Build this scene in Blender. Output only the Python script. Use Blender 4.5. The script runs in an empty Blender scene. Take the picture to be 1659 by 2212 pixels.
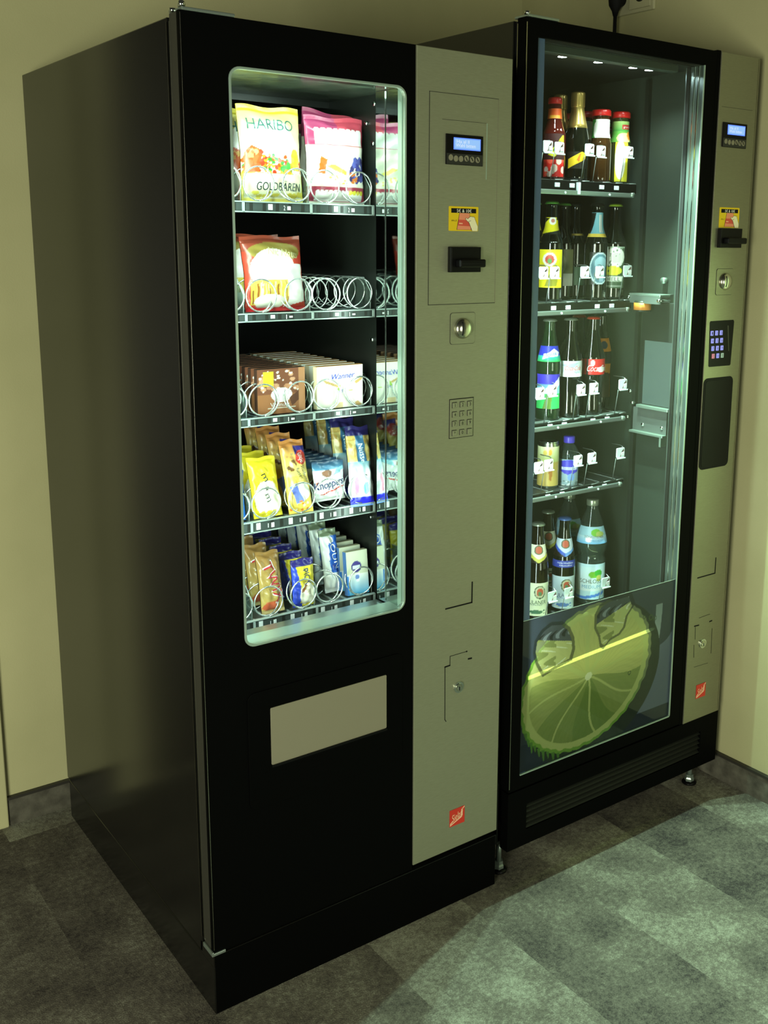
import bpy, bmesh, math, random
import numpy as np
from mathutils import Matrix, Vector
random.seed(7)
C = bpy.context.scene.collection
PI = math.pi

def lin(c):
    return tuple(((x / 255.0) / 12.92 if x / 255.0 <= 0.04045 else ((x / 255.0 + 0.055) / 1.055) ** 2.4) for x in c)
def hx(r, g, b): return lin((r, g, b))

# ------------------------------------------------------------------ materials
M = {}
def principled(name, col, rough=0.5, metal=0.0, spec=0.5, **kw):
    m = bpy.data.materials.new(name); m.use_nodes = True
    b = m.node_tree.nodes['Principled BSDF']
    b.inputs['Base Color'].default_value = (*col, 1); b.inputs['Roughness'].default_value = rough
    b.inputs['Metallic'].default_value = metal; b.inputs['Specular IOR Level'].default_value = spec
    for k, v in kw.items(): b.inputs[k.replace('_', ' ')].default_value = v
    M[name] = m
    return m
def nodes(m): return m.node_tree.nodes, m.node_tree.links, m.node_tree.nodes['Principled BSDF']
def noisy(m, scale, c0, c1, detail=4, bump=0.0, bscale=None, stretch=None):
    n, l, b = nodes(m)
    tc = n.new('ShaderNodeTexCoord'); mp = n.new('ShaderNodeMapping'); l.new(tc.outputs['Object'], mp.inputs[0])
    if stretch: mp.inputs['Scale'].default_value = stretch
    t = n.new('ShaderNodeTexNoise'); t.inputs['Scale'].default_value = scale; t.inputs['Detail'].default_value = detail
    l.new(mp.outputs[0], t.inputs['Vector'])
    r = n.new('ShaderNodeValToRGB'); r.color_ramp.elements[0].color = (*c0, 1); r.color_ramp.elements[1].color = (*c1, 1)
    r.color_ramp.elements[0].position = 0.3; r.color_ramp.elements[1].position = 0.7
    l.new(t.outputs['Fac'], r.inputs[0]); l.new(r.outputs[0], b.inputs['Base Color'])
    if bump:
        t2 = n.new('ShaderNodeTexNoise'); t2.inputs['Scale'].default_value = bscale or scale; l.new(mp.outputs[0], t2.inputs['Vector'])
        bp = n.new('ShaderNodeBump'); bp.inputs['Strength'].default_value = bump; bp.inputs['Distance'].default_value = 0.001
        l.new(t2.outputs['Fac'], bp.inputs['Height']); l.new(bp.outputs[0], b.inputs['Normal'])
    return m
def emis(name, col, s):
    m = principled(name, (0, 0, 0), 0.5)
    b = m.node_tree.nodes['Principled BSDF']; b.inputs['Emission Color'].default_value = (*col, 1); b.inputs['Emission Strength'].default_value = s
    return m
def glassy(name, tint, base, fac, rough=0.03, alpha=0.5, spec=0.5):
    """thin coloured glass: tinted see-through mixed with a glossy coloured body"""
    m = principled(name, base, rough, 0, spec)
    n, l, b = nodes(m)
    out = n['Material Output']; tr = n.new('ShaderNodeBsdfTransparent'); tr.inputs[0].default_value = (*tint, 1)
    gl = n.new('ShaderNodeBsdfGlossy'); gl.inputs['Roughness'].default_value = rough; gl.inputs['Color'].default_value = (1, 1, 1, 1)
    mx = n.new('ShaderNodeMixShader'); mx.inputs[0].default_value = alpha
    l.new(tr.outputs[0], mx.inputs[1]); l.new(b.outputs[0], mx.inputs[2])
    fr = n.new('ShaderNodeLayerWeight'); fr.inputs['Blend'].default_value = 0.5
    po = n.new('ShaderNodeMath'); po.operation = 'POWER'; po.inputs[1].default_value = 5.0; l.new(fr.outputs['Facing'], po.inputs[0])
    mu = n.new('ShaderNodeMath'); mu.operation = 'MULTIPLY_ADD'; mu.inputs[1].default_value = 0.9 * fac; mu.inputs[2].default_value = 0.03 * fac; l.new(po.outputs[0], mu.inputs[0])
    m2 = n.new('ShaderNodeMixShader'); l.new(mu.outputs[0], m2.inputs[0]); l.new(mx.outputs[0], m2.inputs[1]); l.new(gl.outputs[0], m2.inputs[2])
    l.new(m2.outputs[0], out.inputs['Surface'])
    return m
def printed(name, rough, spec=0.5, crease=0.0):
    m = principled(name, (1, 1, 1), rough, 0, spec); n, l, b = nodes(m)
    a = n.new('ShaderNodeAttribute'); a.attribute_name = 'Col'; l.new(a.outputs['Color'], b.inputs['Base Color'])
    if crease:
        tc = n.new('ShaderNodeTexCoord'); t = n.new('ShaderNodeTexNoise'); t.inputs['Scale'].default_value = 55; t.inputs['Detail'].default_value = 3
        l.new(tc.outputs['Object'], t.inputs['Vector'])
        bp = n.new('ShaderNodeBump'); bp.inputs['Strength'].default_value = crease; bp.inputs['Distance'].default_value = 0.003
        l.new(t.outputs['Fac'], bp.inputs['Height']); l.new(bp.outputs[0], b.inputs['Normal'])
    return m

wall = noisy(principled('wall_paint', hx(186, 184, 138), 0.85), 3, hx(180, 178, 133), hx(192, 189, 144), bump=0.25, bscale=260)
side = noisy(principled('black_coated_steel', (0.010, 0.010, 0.008), 0.20, 0, 0.55), 40, (0.0035, 0.0038, 0.003), (0.0055, 0.0055, 0.0045), bump=0.06, bscale=420)
principled('door_black', (0.0012, 0.0014, 0.0012), 0.55, 0, 0.04)
principled('rubber_black', (0.006, 0.006, 0.006), 0.7, 0, 0.2)
principled('edge_strip', (0.035, 0.035, 0.027), 0.35, 0, 0.5)
principled('grille_black', (0.008, 0.009, 0.007), 0.5, 0, 0.2)
principled('slot_black', (0.002, 0.002, 0.002), 0.6, 0, 0.2)
principled('black_plastic', (0.003, 0.003, 0.003), 0.35, 0, 0.15)
principled('dark_plastic', (0.022, 0.024, 0.02), 0.35, 0, 0.4)
pm = noisy(principled('brushed_panel', hx(142, 146, 120), 0.42, 0.5), 60, hx(138, 142, 116), hx(150, 154, 128), bump=0.12, bscale=160, stretch=(1, 1, 25))
noisy(principled('brushed_panel_right', hx(150, 150, 118), 0.30, 0.75), 60, hx(138, 138, 116), hx(148, 148, 124), bump=0.12, bscale=160, stretch=(1, 1, 25))
principled('flap_grey', hx(135, 132, 110), 0.5, 0.2)
principled('groove_line', (0.03, 0.032, 0.02), 0.6)
principled('chrome', (0.75, 0.8, 0.76), 0.12, 1.0)
principled('nickel', (0.55, 0.55, 0.45), 0.22, 1.0)
principled('alloy', (0.5, 0.58, 0.54), 0.3, 0.9)
principled('reveal_alloy', (0.26, 0.32, 0.30), 0.3, 0.9)
principled('window_trim', hx(170, 195, 180), 0.3, 0.5)
principled('mirror_sheet', (0.62, 0.70, 0.66), 0.045, 1.0)
principled('wire', (0.72, 0.78, 0.75), 0.2, 0.85)
principled('tray_metal', (0.16, 0.18, 0.17), 0.4, 0.6)
principled('rail_plastic', (0.06, 0.075, 0.07), 0.2, 0.1, 0.6)
principled('rail_edge', (0.55, 0.65, 0.62), 0.2, 0.4)
principled('liner', (0.008, 0.010, 0.008), 0.35, 0, 0.4)
noisy(principled('liner_grey', hx(74, 86, 72), 0.18, 0.3), 22, hx(56, 66, 56), hx(96, 110, 94), 5, bump=0.6, bscale=30)
principled('cooler_liner', hx(24, 27, 24), 0.5, 0.0, 0.4)
principled('cooler_wall', hx(46, 54, 48), 0.45, 0.1, 0.4)
principled('gal', hx(150, 165, 155), 0.3, 0.7)
principled('clear_plastic', hx(225, 240, 240), 0.12, 0, 0.6)
principled('white_tag', hx(235, 238, 238), 0.4)
principled('divider', hx(46, 50, 46), 0.12, 0.3, 0.6)
principled('outlet_white', hx(190, 188, 150), 0.4)
principled('reflection_blue', hx(66, 86, 120), 0.3, 0, 0.6)
emis('tube_light', (0.80, 1.0, 0.90), 14)
emis('led', (0.80, 0.95, 1.0), 60)
emis('lcd_blue', (0.10, 0.22, 1.0), 1.6)
emis('lcd_lit', (0.30, 0.55, 0.95), 1.0)
emis('lcd_text', (0.75, 0.85, 0.95), 1.0)
emis('key_blue', (0.35, 0.38, 0.95), 0.9)
emis('key_red', (0.75, 0.28, 0.30), 0.8)
emis('key_green', (0.35, 0.55, 0.35), 0.8)
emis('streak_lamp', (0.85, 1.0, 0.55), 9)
emis('lit_panel', (0.12, 0.21, 0.18), 1.0)
printed('print_foil', 0.28, 0.6, 0.35)
printed('print_card', 0.45, 0.4)
printed('print_label', 0.4, 0.4)
glassy('pane_glass', (0.95, 0.99, 0.97), (0, 0, 0), 0.55, 0.0, 0.0)
glassy('divider_clear', (0.80, 0.88, 0.84), (0.2, 0.25, 0.22), 1.0, 0.05, 0.18)
glassy('brown_glass', (0.22, 0.13, 0.05), (0.010, 0.007, 0.003), 1.0, 0.05, 0.62)
glassy('dark_glass', (0.10, 0.13, 0.08), (0.006, 0.007, 0.004), 1.0, 0.05, 0.75)
glassy('clear_glass', (0.72, 0.82, 0.76), (0.06, 0.08, 0.07), 1.0, 0.04, 0.30)
glassy('green_glass', (0.30, 0.50, 0.28), (0.02, 0.05, 0.02), 1.0, 0.05, 0.5)
glassy('red_drink', (0.5, 0.10, 0.06), (0.10, 0.012, 0.008), 1.0, 0.05, 0.7)
glassy('amber_drink', (0.6, 0.35, 0.12), (0.05, 0.022, 0.006), 1.0, 0.05, 0.7)
glassy('water', (0.70, 0.85, 0.80), (0.12, 0.18, 0.16), 0.6, 0.03, 0.35)
glassy('olive_drink', (0.4, 0.42, 0.1), (0.05, 0.055, 0.015), 1.0, 0.05, 0.75)
principled('gold_foil', (0.62, 0.42, 0.12), 0.3, 0.75)
principled('cap_red', hx(205, 30, 30), 0.3)
principled('cap_green', hx(90, 150, 60), 0.35, 0.3)
principled('cap_lime', hx(140, 170, 50), 0.35, 0.3)
principled('cap_silver', hx(150, 158, 140), 0.3, 0.6)
principled('cap_dark', hx(40, 42, 36), 0.3, 0.5)
principled('cap_violet', hx(75, 60, 190), 0.35)
principled('cap_blue', hx(70, 100, 160), 0.35, 0.3)
principled('drum_orange', hx(206, 128, 46), 0.5)
principled('cap_orange', hx(190, 60, 40), 0.35, 0.3)

# floor: carpet planks
fm = principled('carpet', (0.2, 0.2, 0.2), 0.95, 0, 0.1)
n, l, b = nodes(fm)
tc = n.new('ShaderNodeTexCoord'); sp = n.new('ShaderNodeSeparateXYZ'); l.new(tc.outputs['Object'], sp.inputs[0])
def mth(op, a, bb=None, c=None):
    x = n.new('ShaderNodeMath'); x.operation = op
    for i, v in enumerate((a, bb, c)):
        if v is None: continue
        if isinstance(v, (int, float)): x.inputs[i].default_value = v
        else: l.new(v, x.inputs[i])
    return x.outputs[0]
ix = mth('FLOOR', mth('DIVIDE', mth('SUBTRACT', sp.outputs[0], 0.093), 0.2525))
off = mth('MULTIPLY', mth('FRACT', mth('MULTIPLY', mth('SINE', mth('MULTIPLY', ix, 12.99)), 437.5)), 1.0)
iy = mth('FLOOR', mth('ADD', mth('DIVIDE', sp.outputs[1], 1.0), off))
cv = n.new('ShaderNodeCombineXYZ'); l.new(ix, cv.inputs[0]); l.new(iy, cv.inputs[1])
wn = n.new('ShaderNodeTexWhiteNoise'); wn.noise_dimensions = '3D'; l.new(cv.outputs[0], wn.inputs['Vector'])
big = n.new('ShaderNodeTexNoise'); big.inputs['Scale'].default_value = 9; big.inputs['Detail'].default_value = 3
bo = n.new('ShaderNodeVectorMath'); bo.operation = 'MULTIPLY_ADD'; l.new(wn.outputs['Color'], bo.inputs[0]); bo.inputs[1].default_value = (9, 9, 9); l.new(tc.outputs['Object'], bo.inputs[2])
l.new(bo.outputs[0], big.inputs['Vector'])
fine = n.new('ShaderNodeTexNoise'); fine.inputs['Scale'].default_value = 80; fine.inputs['Detail'].default_value = 6; fine.inputs['Roughness'].default_value = 0.8; l.new(tc.outputs['Object'], fine.inputs['Vector'])
grain = n.new('ShaderNodeTexNoise'); grain.inputs['Scale'].default_value = 330; grain.inputs['Detail'].default_value = 2; l.new(tc.outputs['Object'], grain.inputs['Vector'])
v = mth('ADD', mth('MULTIPLY', wn.outputs['Value'], 0.42), mth('MULTIPLY', big.outputs['Fac'], 0.75))
v = mth('ADD', v, mth('MULTIPLY', mth('SUBTRACT', fine.outputs['Fac'], 0.55), 1.2))
v = mth('ADD', v, mth('MULTIPLY', mth('SUBTRACT', grain.outputs['Fac'], 0.5), 0.5))
rp = n.new('ShaderNodeValToRGB'); l.new(v, rp.inputs[0])
e = rp.color_ramp.elements; e[0].position = 0.12; e[0].color = (*hx(58, 54, 52), 1); e[1].position = 0.9; e[1].color = (*hx(164, 166, 146), 1)
x = rp.color_ramp.elements.new(0.5); x.color = (*hx(108, 104, 92), 1)
l.new(rp.outputs[0], b.inputs['Base Color'])
bp = n.new('ShaderNodeBump'); bp.inputs['Strength'].default_value = 0.5; bp.inputs['Distance'].default_value = 0.002
l.new(grain.outputs['Fac'], bp.inputs['Height']); l.new(bp.outputs[0], b.inputs['Normal'])
noisy(principled('carpet_skirting', hx(80, 78, 70), 0.95, 0, 0.1), 30, hx(70, 68, 60), hx(104, 102, 90), 6, bump=0.5, bscale=300)
principled('skirting_trim', hx(48, 46, 40), 0.5)

# ------------------------------------------------------------------ mesh builder
_tc = {}
def text_polys(s):
    """(verts2d, tris) of a line of lettering, cap height about 1, starting at x=0"""
    if s in _tc: return _tc[s]
    cu = bpy.data.curves.new('lettering_curve', 'FONT'); cu.body = s; cu.resolution_u = 3
    ob = bpy.data.objects.new('lettering_tmp', cu); C.objects.link(ob)
    dg = bpy.context.evaluated_depsgraph_get(); me = ob.evaluated_get(dg).to_mesh()
    vs = [(p.co.x / 0.69, p.co.y / 0.69) for p in me.vertices]; fs = [tuple(p.vertices) for p in me.polygons]
    ob.evaluated_get(dg).to_mesh_clear(); bpy.data.objects.remove(ob); bpy.data.curves.remove(cu)
    bm = bmesh.new(); bv = [bm.verts.new((a, bb, 0)) for a, bb in vs]
    for f in fs:
        try: bm.faces.new([bv[i] for i in f])
        except ValueError: pass
    for _ in range(3):
        ed = [e_ for e_ in bm.edges if e_.calc_length() > 0.22]
        if not ed: break
        bmesh.ops.subdivide_edges(bm, edges=ed, cuts=1); bmesh.ops.triangulate(bm, faces=bm.faces[:])
    bm.verts.index_update(); vs = [(q.co.x, q.co.y) for q in bm.verts]; fs = [tuple(q.index for q in f.verts) for f in bm.faces]; bm.free()
    w = max((a[0] for a in vs), default=1); x0 = min((a[0] for a in vs), default=0)
    _tc[s] = ([(a - x0, bb) for a, bb in vs], fs, w - x0)
    return _tc[s]

class MB:
    def __init__(s): s.v = []; s.f = []; s.m = []; s.c = []; s.s = []
    def add(s, vs, fs, mat, col=(1, 1, 1), smooth=False):
        o = len(s.v); s.v += [tuple(p) for p in vs]
        if isinstance(col, list): s.c += col
        else: s.c += [col] * len(vs)
        for f in fs: s.f.append(tuple(i + o for i in f)); s.m.append(mat); s.s.append(smooth)
        return s
    def box(s, x0, x1, y0, y1, z0, z1, mat, col=(1, 1, 1), bev=0.0):
        if bev <= 0:
            vs = [(x0, y0, z0), (x1, y0, z0), (x1, y1, z0), (x0, y1, z0), (x0, y0, z1), (x1, y0, z1), (x1, y1, z1), (x0, y1, z1)]
            return s.add(vs, [(0, 3, 2, 1), (4, 5, 6, 7), (0, 1, 5, 4), (1, 2, 6, 5), (2, 3, 7, 6), (3, 0, 4, 7)], mat, col)
        bm = bmesh.new(); bmesh.ops.create_cube(bm, size=1)
        for q in bm.verts: q.co = ((x0 + x1) / 2 + q.co.x * (x1 - x0), (y0 + y1) / 2 + q.co.y * (y1 - y0), (z0 + z1) / 2 + q.co.z * (z1 - z0))
        bmesh.ops.bevel(bm, geom=bm.edges[:], offset=bev, segments=2, profile=0.5, affect='EDGES')
        bm.verts.ensure_lookup_table()
        s.add([q.co[:] for q in bm.verts], [tuple(q.index for q in f.verts) for f in bm.faces], mat, col); bm.free(); return s
    def lathe(s, prof, mat, cx=0, cy=0, seg=28, col=(1, 1, 1), smooth=True, z0=0.0):
        vs = []; fs = []
        for r, z in prof:
            for k in range(seg):
                a = 2 * PI * k / seg; vs.append((cx + r * math.cos(a), cy + r * math.sin(a), z + z0))
        for i in range(len(prof) - 1):
            for k in range(seg):
                k2 = (k + 1) % seg; fs.append((i * seg + k, i * seg + k2, (i + 1) * seg + k2, (i + 1) * seg + k))
        if prof[0][0] > 1e-4: fs.append(tuple(range(seg))[::-1])
        if prof[-1][0] > 1e-4: fs.append(tuple((len(prof) - 1) * seg + k for k in range(seg)))
        return s.add(vs, fs, mat, col, smooth)
    def disc_y(s, cx, y0, y1, cz, r, mat, seg=24, rz=None, col=(1, 1, 1)):
        """short cylinder along y"""
        rz = rz or r
        vs = [(cx + r * math.cos(2 * PI * k / seg), y, cz + rz * math.sin(2 * PI * k / seg)) for y in (y0, y1) for k in range(seg)]
        fs = [(k, (k + 1) % seg, seg + (k + 1) % seg, seg + k) for k in range(seg)] + [tuple(range(seg))[::-1], tuple(range(seg, 2 * seg))]
        return s.add(vs, fs, mat, col)
    def tube(s, pts, r, mat, seg=6, col=(1, 1, 1)):
        vs = []; fs = []; P = [Vector(p) for p in pts]; up = Vector((0, 0, 1))
        nrm = None
        for i, p in enumerate(P):
            t = (P[min(i + 1, len(P) - 1)] - P[max(i - 1, 0)]).normalized()
            if nrm is None:
                nrm = t.cross(up) if abs(t.z) < 0.9 else t.cross(Vector((1, 0, 0)))
            nrm = (nrm - t * nrm.dot(t)).normalized(); bi = t.cross(nrm)
            for k in range(seg):
                a = 2 * PI * k / seg; vs.append((p + (nrm * math.cos(a) + bi * math.sin(a)) * r)[:])
        for i in range(len(P) - 1):
            for k in range(seg):
                k2 = (k + 1) % seg; fs.append((i * seg + k, i * seg + k2, (i + 1) * seg + k2, (i + 1) * seg + k))
        fs += [tuple(range(seg))[::-1], tuple((len(P) - 1) * seg + k for k in range(seg))]
        return s.add(vs, fs, mat, col, True)
    def plate(s, outer, holes, y0, y1, mat, bev=0.0, col=(1, 1, 1)):
        """flat panel in the xz plane between depths y0 (front) and y1, with holes"""
        cu = bpy.data.curves.new('tmp_plate', 'CURVE'); cu.dimensions = '2D'; cu.fill_mode = 'BOTH'
        for pl in [outer] + list(holes):
            sp = cu.splines.new('POLY'); sp.points.add(len(pl) - 1)
            for i, (a, bb) in enumerate(pl): sp.points[i].co = (a, bb, 0, 1)
            sp.use_cyclic_u = True
        cu.extrude = abs(y1 - y0) / 2 - bev; cu.bevel_depth = bev; cu.bevel_resolution = 1; cu.offset = -bev
        ob = bpy.data.objects.new('tmp_plate', cu); C.objects.link(ob)
        dg = bpy.context.evaluated_depsgraph_get(); me = ob.evaluated_get(dg).to_mesh()
        ym = (y0 + y1) / 2
        s.add([(p.co.x, ym - p.co.z, p.co.y) for p in me.vertices], [tuple(p.vertices) for p in me.polygons], mat, col)
        ob.evaluated_get(dg).to_mesh_clear(); bpy.data.objects.remove(ob); bpy.data.curves.remove(cu)
        return s
    def line(s, pts, w, y, mat, col=(1, 1, 1), d=0.0006):
        """thin inlaid line on a front surface, in xz"""
        for (a, bb), (c, dd) in zip(pts[:-1], pts[1:]):
            t = Vector((c - a, dd - bb)); ln = t.length
            if ln < 1e-6: continue
            t /= ln; nx, nz = -t.y * w / 2, t.x * w / 2; a2, b2 = a - t.x * w / 2, bb - t.y * w / 2; c2, d2 = c + t.x * w / 2, dd + t.y * w / 2
            q = [(a2 + nx, b2 + nz), (a2 - nx, b2 - nz), (c2 - nx, d2 - nz), (c2 + nx, d2 + nz)]
            s.add([(p[0], y - d, p[1]) for p in q] + [(p[0], y, p[1]) for p in q], [(0, 1, 2, 3), (0, 4, 5, 1), (1, 5, 6, 2), (2, 6, 7, 3), (3, 7, 4, 0)], mat, col)
        return s
    def text(s, st, fn, x, z, h, mat, col=(0, 0, 0), width=None, rot=0.0, shear=0.0, center=True):
        """lettering mapped through fn(u,v)->3d; h cap height; width = total width"""
        vs, fs, w = text_polys(st)
        sx = h if width is None else width / w
        ca, sa = math.cos(rot), math.sin(rot); o = []
        for a, bb in vs:
            a2 = (a - (w / 2 if center else 0)) * sx; b2 = (bb - 0.5) * h
            a2 += b2 * shear
            o.append(fn(x + a2 * ca - b2 * sa, z + a2 * sa + b2 * ca))
        return s.add(o, fs, mat, col)
    def build(s, name, parent=None, label=None):
        me = bpy.data.meshes.new(name); names = []
        for q in s.m:
            if q not in names: names.append(q)
        me.from_pydata(s.v, [], s.f)
        for q in names: me.materials.append(M[q])
        me.polygons.foreach_set('material_index', [names.index(q) for q in s.m])
        me.polygons.foreach_set('use_smooth', s.s)
        ca = me.color_attributes.new('Col', 'FLOAT_COLOR', 'POINT')
        ca.data.foreach_set('color', [w for c in s.c for w in (c[0], c[1], c[2], 1.0)])
        me.update()
        o = bpy.data.objects.new(name, me); C.objects.link(o)
        if parent: o.parent = parent
        if label: o['label'] = label
        return o

def rrect(x0, x1, z0, z1, r, seg=6):
    p = []
    for cx, cz, a0 in ((x1 - r, z1 - r, 0), (x0 + r, z1 - r, 90), (x0 + r, z0 + r, 180), (x1 - r, z0 + r, 270)):
        for k in range(seg + 1):
            a = math.radians(a0 + 90 * k / seg); p.append((cx + r * math.cos(a), cz + r * math.sin(a)))
    return p
def rect(x0, x1, z0, z1): return [(x0, z0), (x1, z0), (x1, z1), (x0, z1)]
def empty(name, loc, label, cat, group=None):
    o = bpy.data.objects.new(name, None); C.objects.link(o); o.location = loc; o['label'] = label; o['category'] = cat
    o.empty_display_size = 0.05
    if group: o['group'] = group
    return o
def tag(o, label, cat, group=None):
    o['label'] = label; o['category'] = cat
    if group: o['group'] = group
    return o
def struct(o): o['kind'] = 'structure'; return o
def dup(root, loc, label, rot=None):
    r = root.copy(); C.objects.link(r); r.location = loc; r['label'] = label
    if rot is not None: r.rotation_euler = rot
    for ch in list(root.children):
        c = ch.copy(); C.objects.link(c); c.parent = r
        for g in ch.children:
            d = g.copy(); C.objects.link(d); d.parent = c
    return r

# ------------------------------------------------------------------ painting
def inpoly(U, V, pts):
    ins = np.zeros(U.shape, bool); nP = len(pts)
    for i in range(nP):
        x0, y0 = pts[i]; x1, y1 = pts[(i + 1) % nP]
        c = ((y0 > V) != (y1 > V)) & (U < (x1 - x0) * (V - y0) / ((y1 - y0) if y1 != y0 else 1e-9) + x0)
        ins ^= c
    return ins
def paint(nx, ny, base, ops):
    U, V = np.meshgrid(np.linspace(0, 1, nx + 1), np.linspace(0, 1, ny + 1))
    A = np.zeros((ny + 1, nx + 1, 3)); A[:] = lin(base)
    for o in ops:
        k = o[0]
        if k == 'r': m = (U >= o[1]) & (U <= o[3]) & (V >= o[2]) & (V <= o[4]); A[m] = lin(o[5])
        elif k == 'e': m = ((U - o[1]) / o[3]) ** 2 + ((V - o[2]) / o[4]) ** 2 <= 1; A[m] = lin(o[5])
        elif k == 'p': A[inpoly(U, V, o[1])] = lin(o[2])
        elif k == 'g':   # gradient in v between v0 and v1
            m = (V >= o[1]) & (V <= o[2]); t = np.clip((V - o[1]) / (o[2] - o[1]), 0, 1)[..., None]
            G = np.array(lin(o[3])) * (1 - t) + np.array(lin(o[4])) * t; A[m] = G[m]
        elif k == 'b':   # blobs: n, u0,v0,u1,v1, ru, rv, colours, seed
            rnd = random.Random(o[9])
            for _ in range(o[1]):
                cu, cv_ = rnd.uniform(o[2], o[4]), rnd.uniform(o[3], o[5]); s_ = rnd.uniform(0.6, 1.2)
                m = ((U - cu) / (o[6] * s_)) ** 2 + ((V - cv_) / (o[7] * s_)) ** 2 <= 1; A[m] = lin(rnd.choice(o[8]))
        elif k == 's':   # vertical strokes: n,u0,u1,v0,v1,halfwidth,colours,seed
            rnd = random.Random(o[8])
            for _ in range(o[1]):
                cu = rnd.uniform(o[2], o[3]); a, bb = sorted((rnd.uniform(o[4], o[5]), rnd.uniform(o[4], o[5])))
                m = (abs(U - cu) < o[6]) & (V > a) & (V < bb); A[m] = lin(rnd.choice(o[7]))
    return A.reshape(-1, 3).tolist()
def grid_faces(nx, ny, flip=False):
    f = []
    for j in range(ny):
        for i in range(nx):
            a = j * (nx + 1) + i; q = (a, a + 1, a + nx + 2, a + nx + 1); f.append(q[::-1] if flip else q)
    return f

def bag(name, w, h, d, base, ops, back, texts=(), nx=44, ny=60, seal=0.05, mat='print_foil', crumple=0.0015, seed=1, wob=0.0, sealcol=None):
    """pillow pack standing on z=0, front towards -y; returns mesh builder"""
    mb = MB(); rnd = random.Random(seed); ph = [rnd.uniform(0, 6) for _ in range(6)]
    def S(u, v, side=-1, off=0.0):
        e = max(0.0, 1 - abs(2 * u - 1) ** 2.6) ** 0.62
        t = min(max((v - seal) / (1 - 2 * seal), 0), 1); g = max(0.0, 1 - abs(2 * t - 1) ** 3.2) ** 0.6
        y = side * (d / 2 * e * g + 0.0012 + off)
        y += crumple * (math.sin(19 * u + ph[0] + 7 * v) * math.sin(13 * v + ph[1]) + 0.6 * math.sin(41 * v + ph[2] + 9 * u)) * (0.3 + e * g)
        pinch = 1 - 0.05 * g * (1 - abs(2 * t - 1))
        x = (u - 0.5) * w * (pinch + 0.0) + wob * math.sin(6 * v + ph[3]); z = v * h * (1 + 0.012 * math.sin(9 * u + ph[4]) * (v > 0.9))
        return (x, y, z)
    allops = list(ops)
    if sealcol:
        allops = allops + [('r', 0, 1 - seal, 1, 1, sealcol), ('r', 0, 0, 1, seal * 0.8, sealcol)]
    for side_, o, bc in ((-1, allops, base), (1, [], back)):
        n1, n2 = (nx, ny) if side_ < 0 else (14, 18)
        vs = [S(i / n1, j / n2, side_) for j in range(n2 + 1) for i in range(n1 + 1)]
        mb.add(vs, grid_faces(n1, n2, side_ > 0), mat, paint(n1, n2, bc, o), True)
    for t in texts:
        st, u, v, hh, col = t[:5]; kw = t[5] if len(t) > 5 else {}
        mb.text(st, lambda X, Z: S(X / w, Z / h, -1, 0.0009), u * w, v * h, hh, mat, lin(col), **kw)
    return mb
def carton(w, h, d, base, ops, sidec, topc, texts=(), nx=40, ny=40):
    mb = MB(); A = paint(nx, ny, base, ops)
    vs = [((i / nx - 0.5) * w, -d / 2 - 0.0004, j / ny * h) for j in range(ny + 1) for i in range(nx + 1)]
    mb.add(vs, grid_faces(nx, ny), 'print_card', A)
    mb.box(-w / 2, w / 2, -d / 2, d / 2, 0, h, 'print_card', lin(sidec))
    mb.box(-w / 2 + 0.0006, w / 2 - 0.0006, -d / 2 + 0.0005, d / 2 - 0.0005, h - 0.001, h + 0.0006, 'print_card', lin(topc))
    for t in texts:
        st, u, v, hh, col = t[:5]; kw = t[5] if len(t) > 5 else {}
        mb.text(st, lambda X, Z: (X - w / 2, -d / 2 - 0.0009, Z), u * w, v * h, hh, 'print_card', lin(col), **kw)
    return mb

# ================================================================== ROOM
XR, YB = 1.515, 0.93
def plane_box(name, *a, mat='wall_paint'): return struct(MB().box(*a, mat).build(name))
plane_box('floor', -3.2, XR, -4.0, YB, -0.05, 0.0, mat='carpet')
plane_box('wall_back', -3.2, XR + 0.1, YB, YB + 0.1, 0, 2.8)
plane_box('wall_right', XR, XR + 0.1, -1.3, YB, 0, 2.8)
bb_ = MB().box(-0.141, XR, YB - 0.008, YB, 0, 0.070, 'carpet_skirting').box(-0.141, XR, YB - 0.012, YB, 0.070, 0.0775, 'skirting_trim')
struct(bb_.build('baseboard_back'))
bb_ = MB().box(XR - 0.008, XR, -1.3, YB - 0.012, 0, 0.070, 'carpet_skirting').box(XR - 0.012, XR, -1.3, YB - 0.012, 0.070, 0.0775, 'skirting_trim')
struct(bb_.build('baseboard_right'))
# door surround at the far left of the back wall
dr = MB().box(-0.215, -0.1415, YB - 0.016, YB, 0, 2.1, 'wall_paint', bev=0.003).box(-1.215, -1.14, YB - 0.016, YB, 0, 2.1, 'wall_paint', bev=0.003).box(-1.215, -0.1415, YB - 0.016, YB, 2.1, 2.17, 'wall_paint', bev=0.003)
do = struct(dr.build('door_1'))
principled('added_leaf_brown', hx(34, 28, 18), 0.5)
lf = MB().box(-1.14, -0.215, YB - 0.006, YB + 0.0, 0.006, 2.1, 'added_leaf_brown').build('added_door_leaf', do)  # unseen leaf, added dark so the reflection on the cabinet side fades
hd = MB().tube([(-1.08, YB - 0.006, 1.05), (-1.08, YB - 0.05, 1.05), (-0.96, YB - 0.05, 1.05)], 0.009, 'nickel', 8).build('added_door_handle', do)

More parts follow.
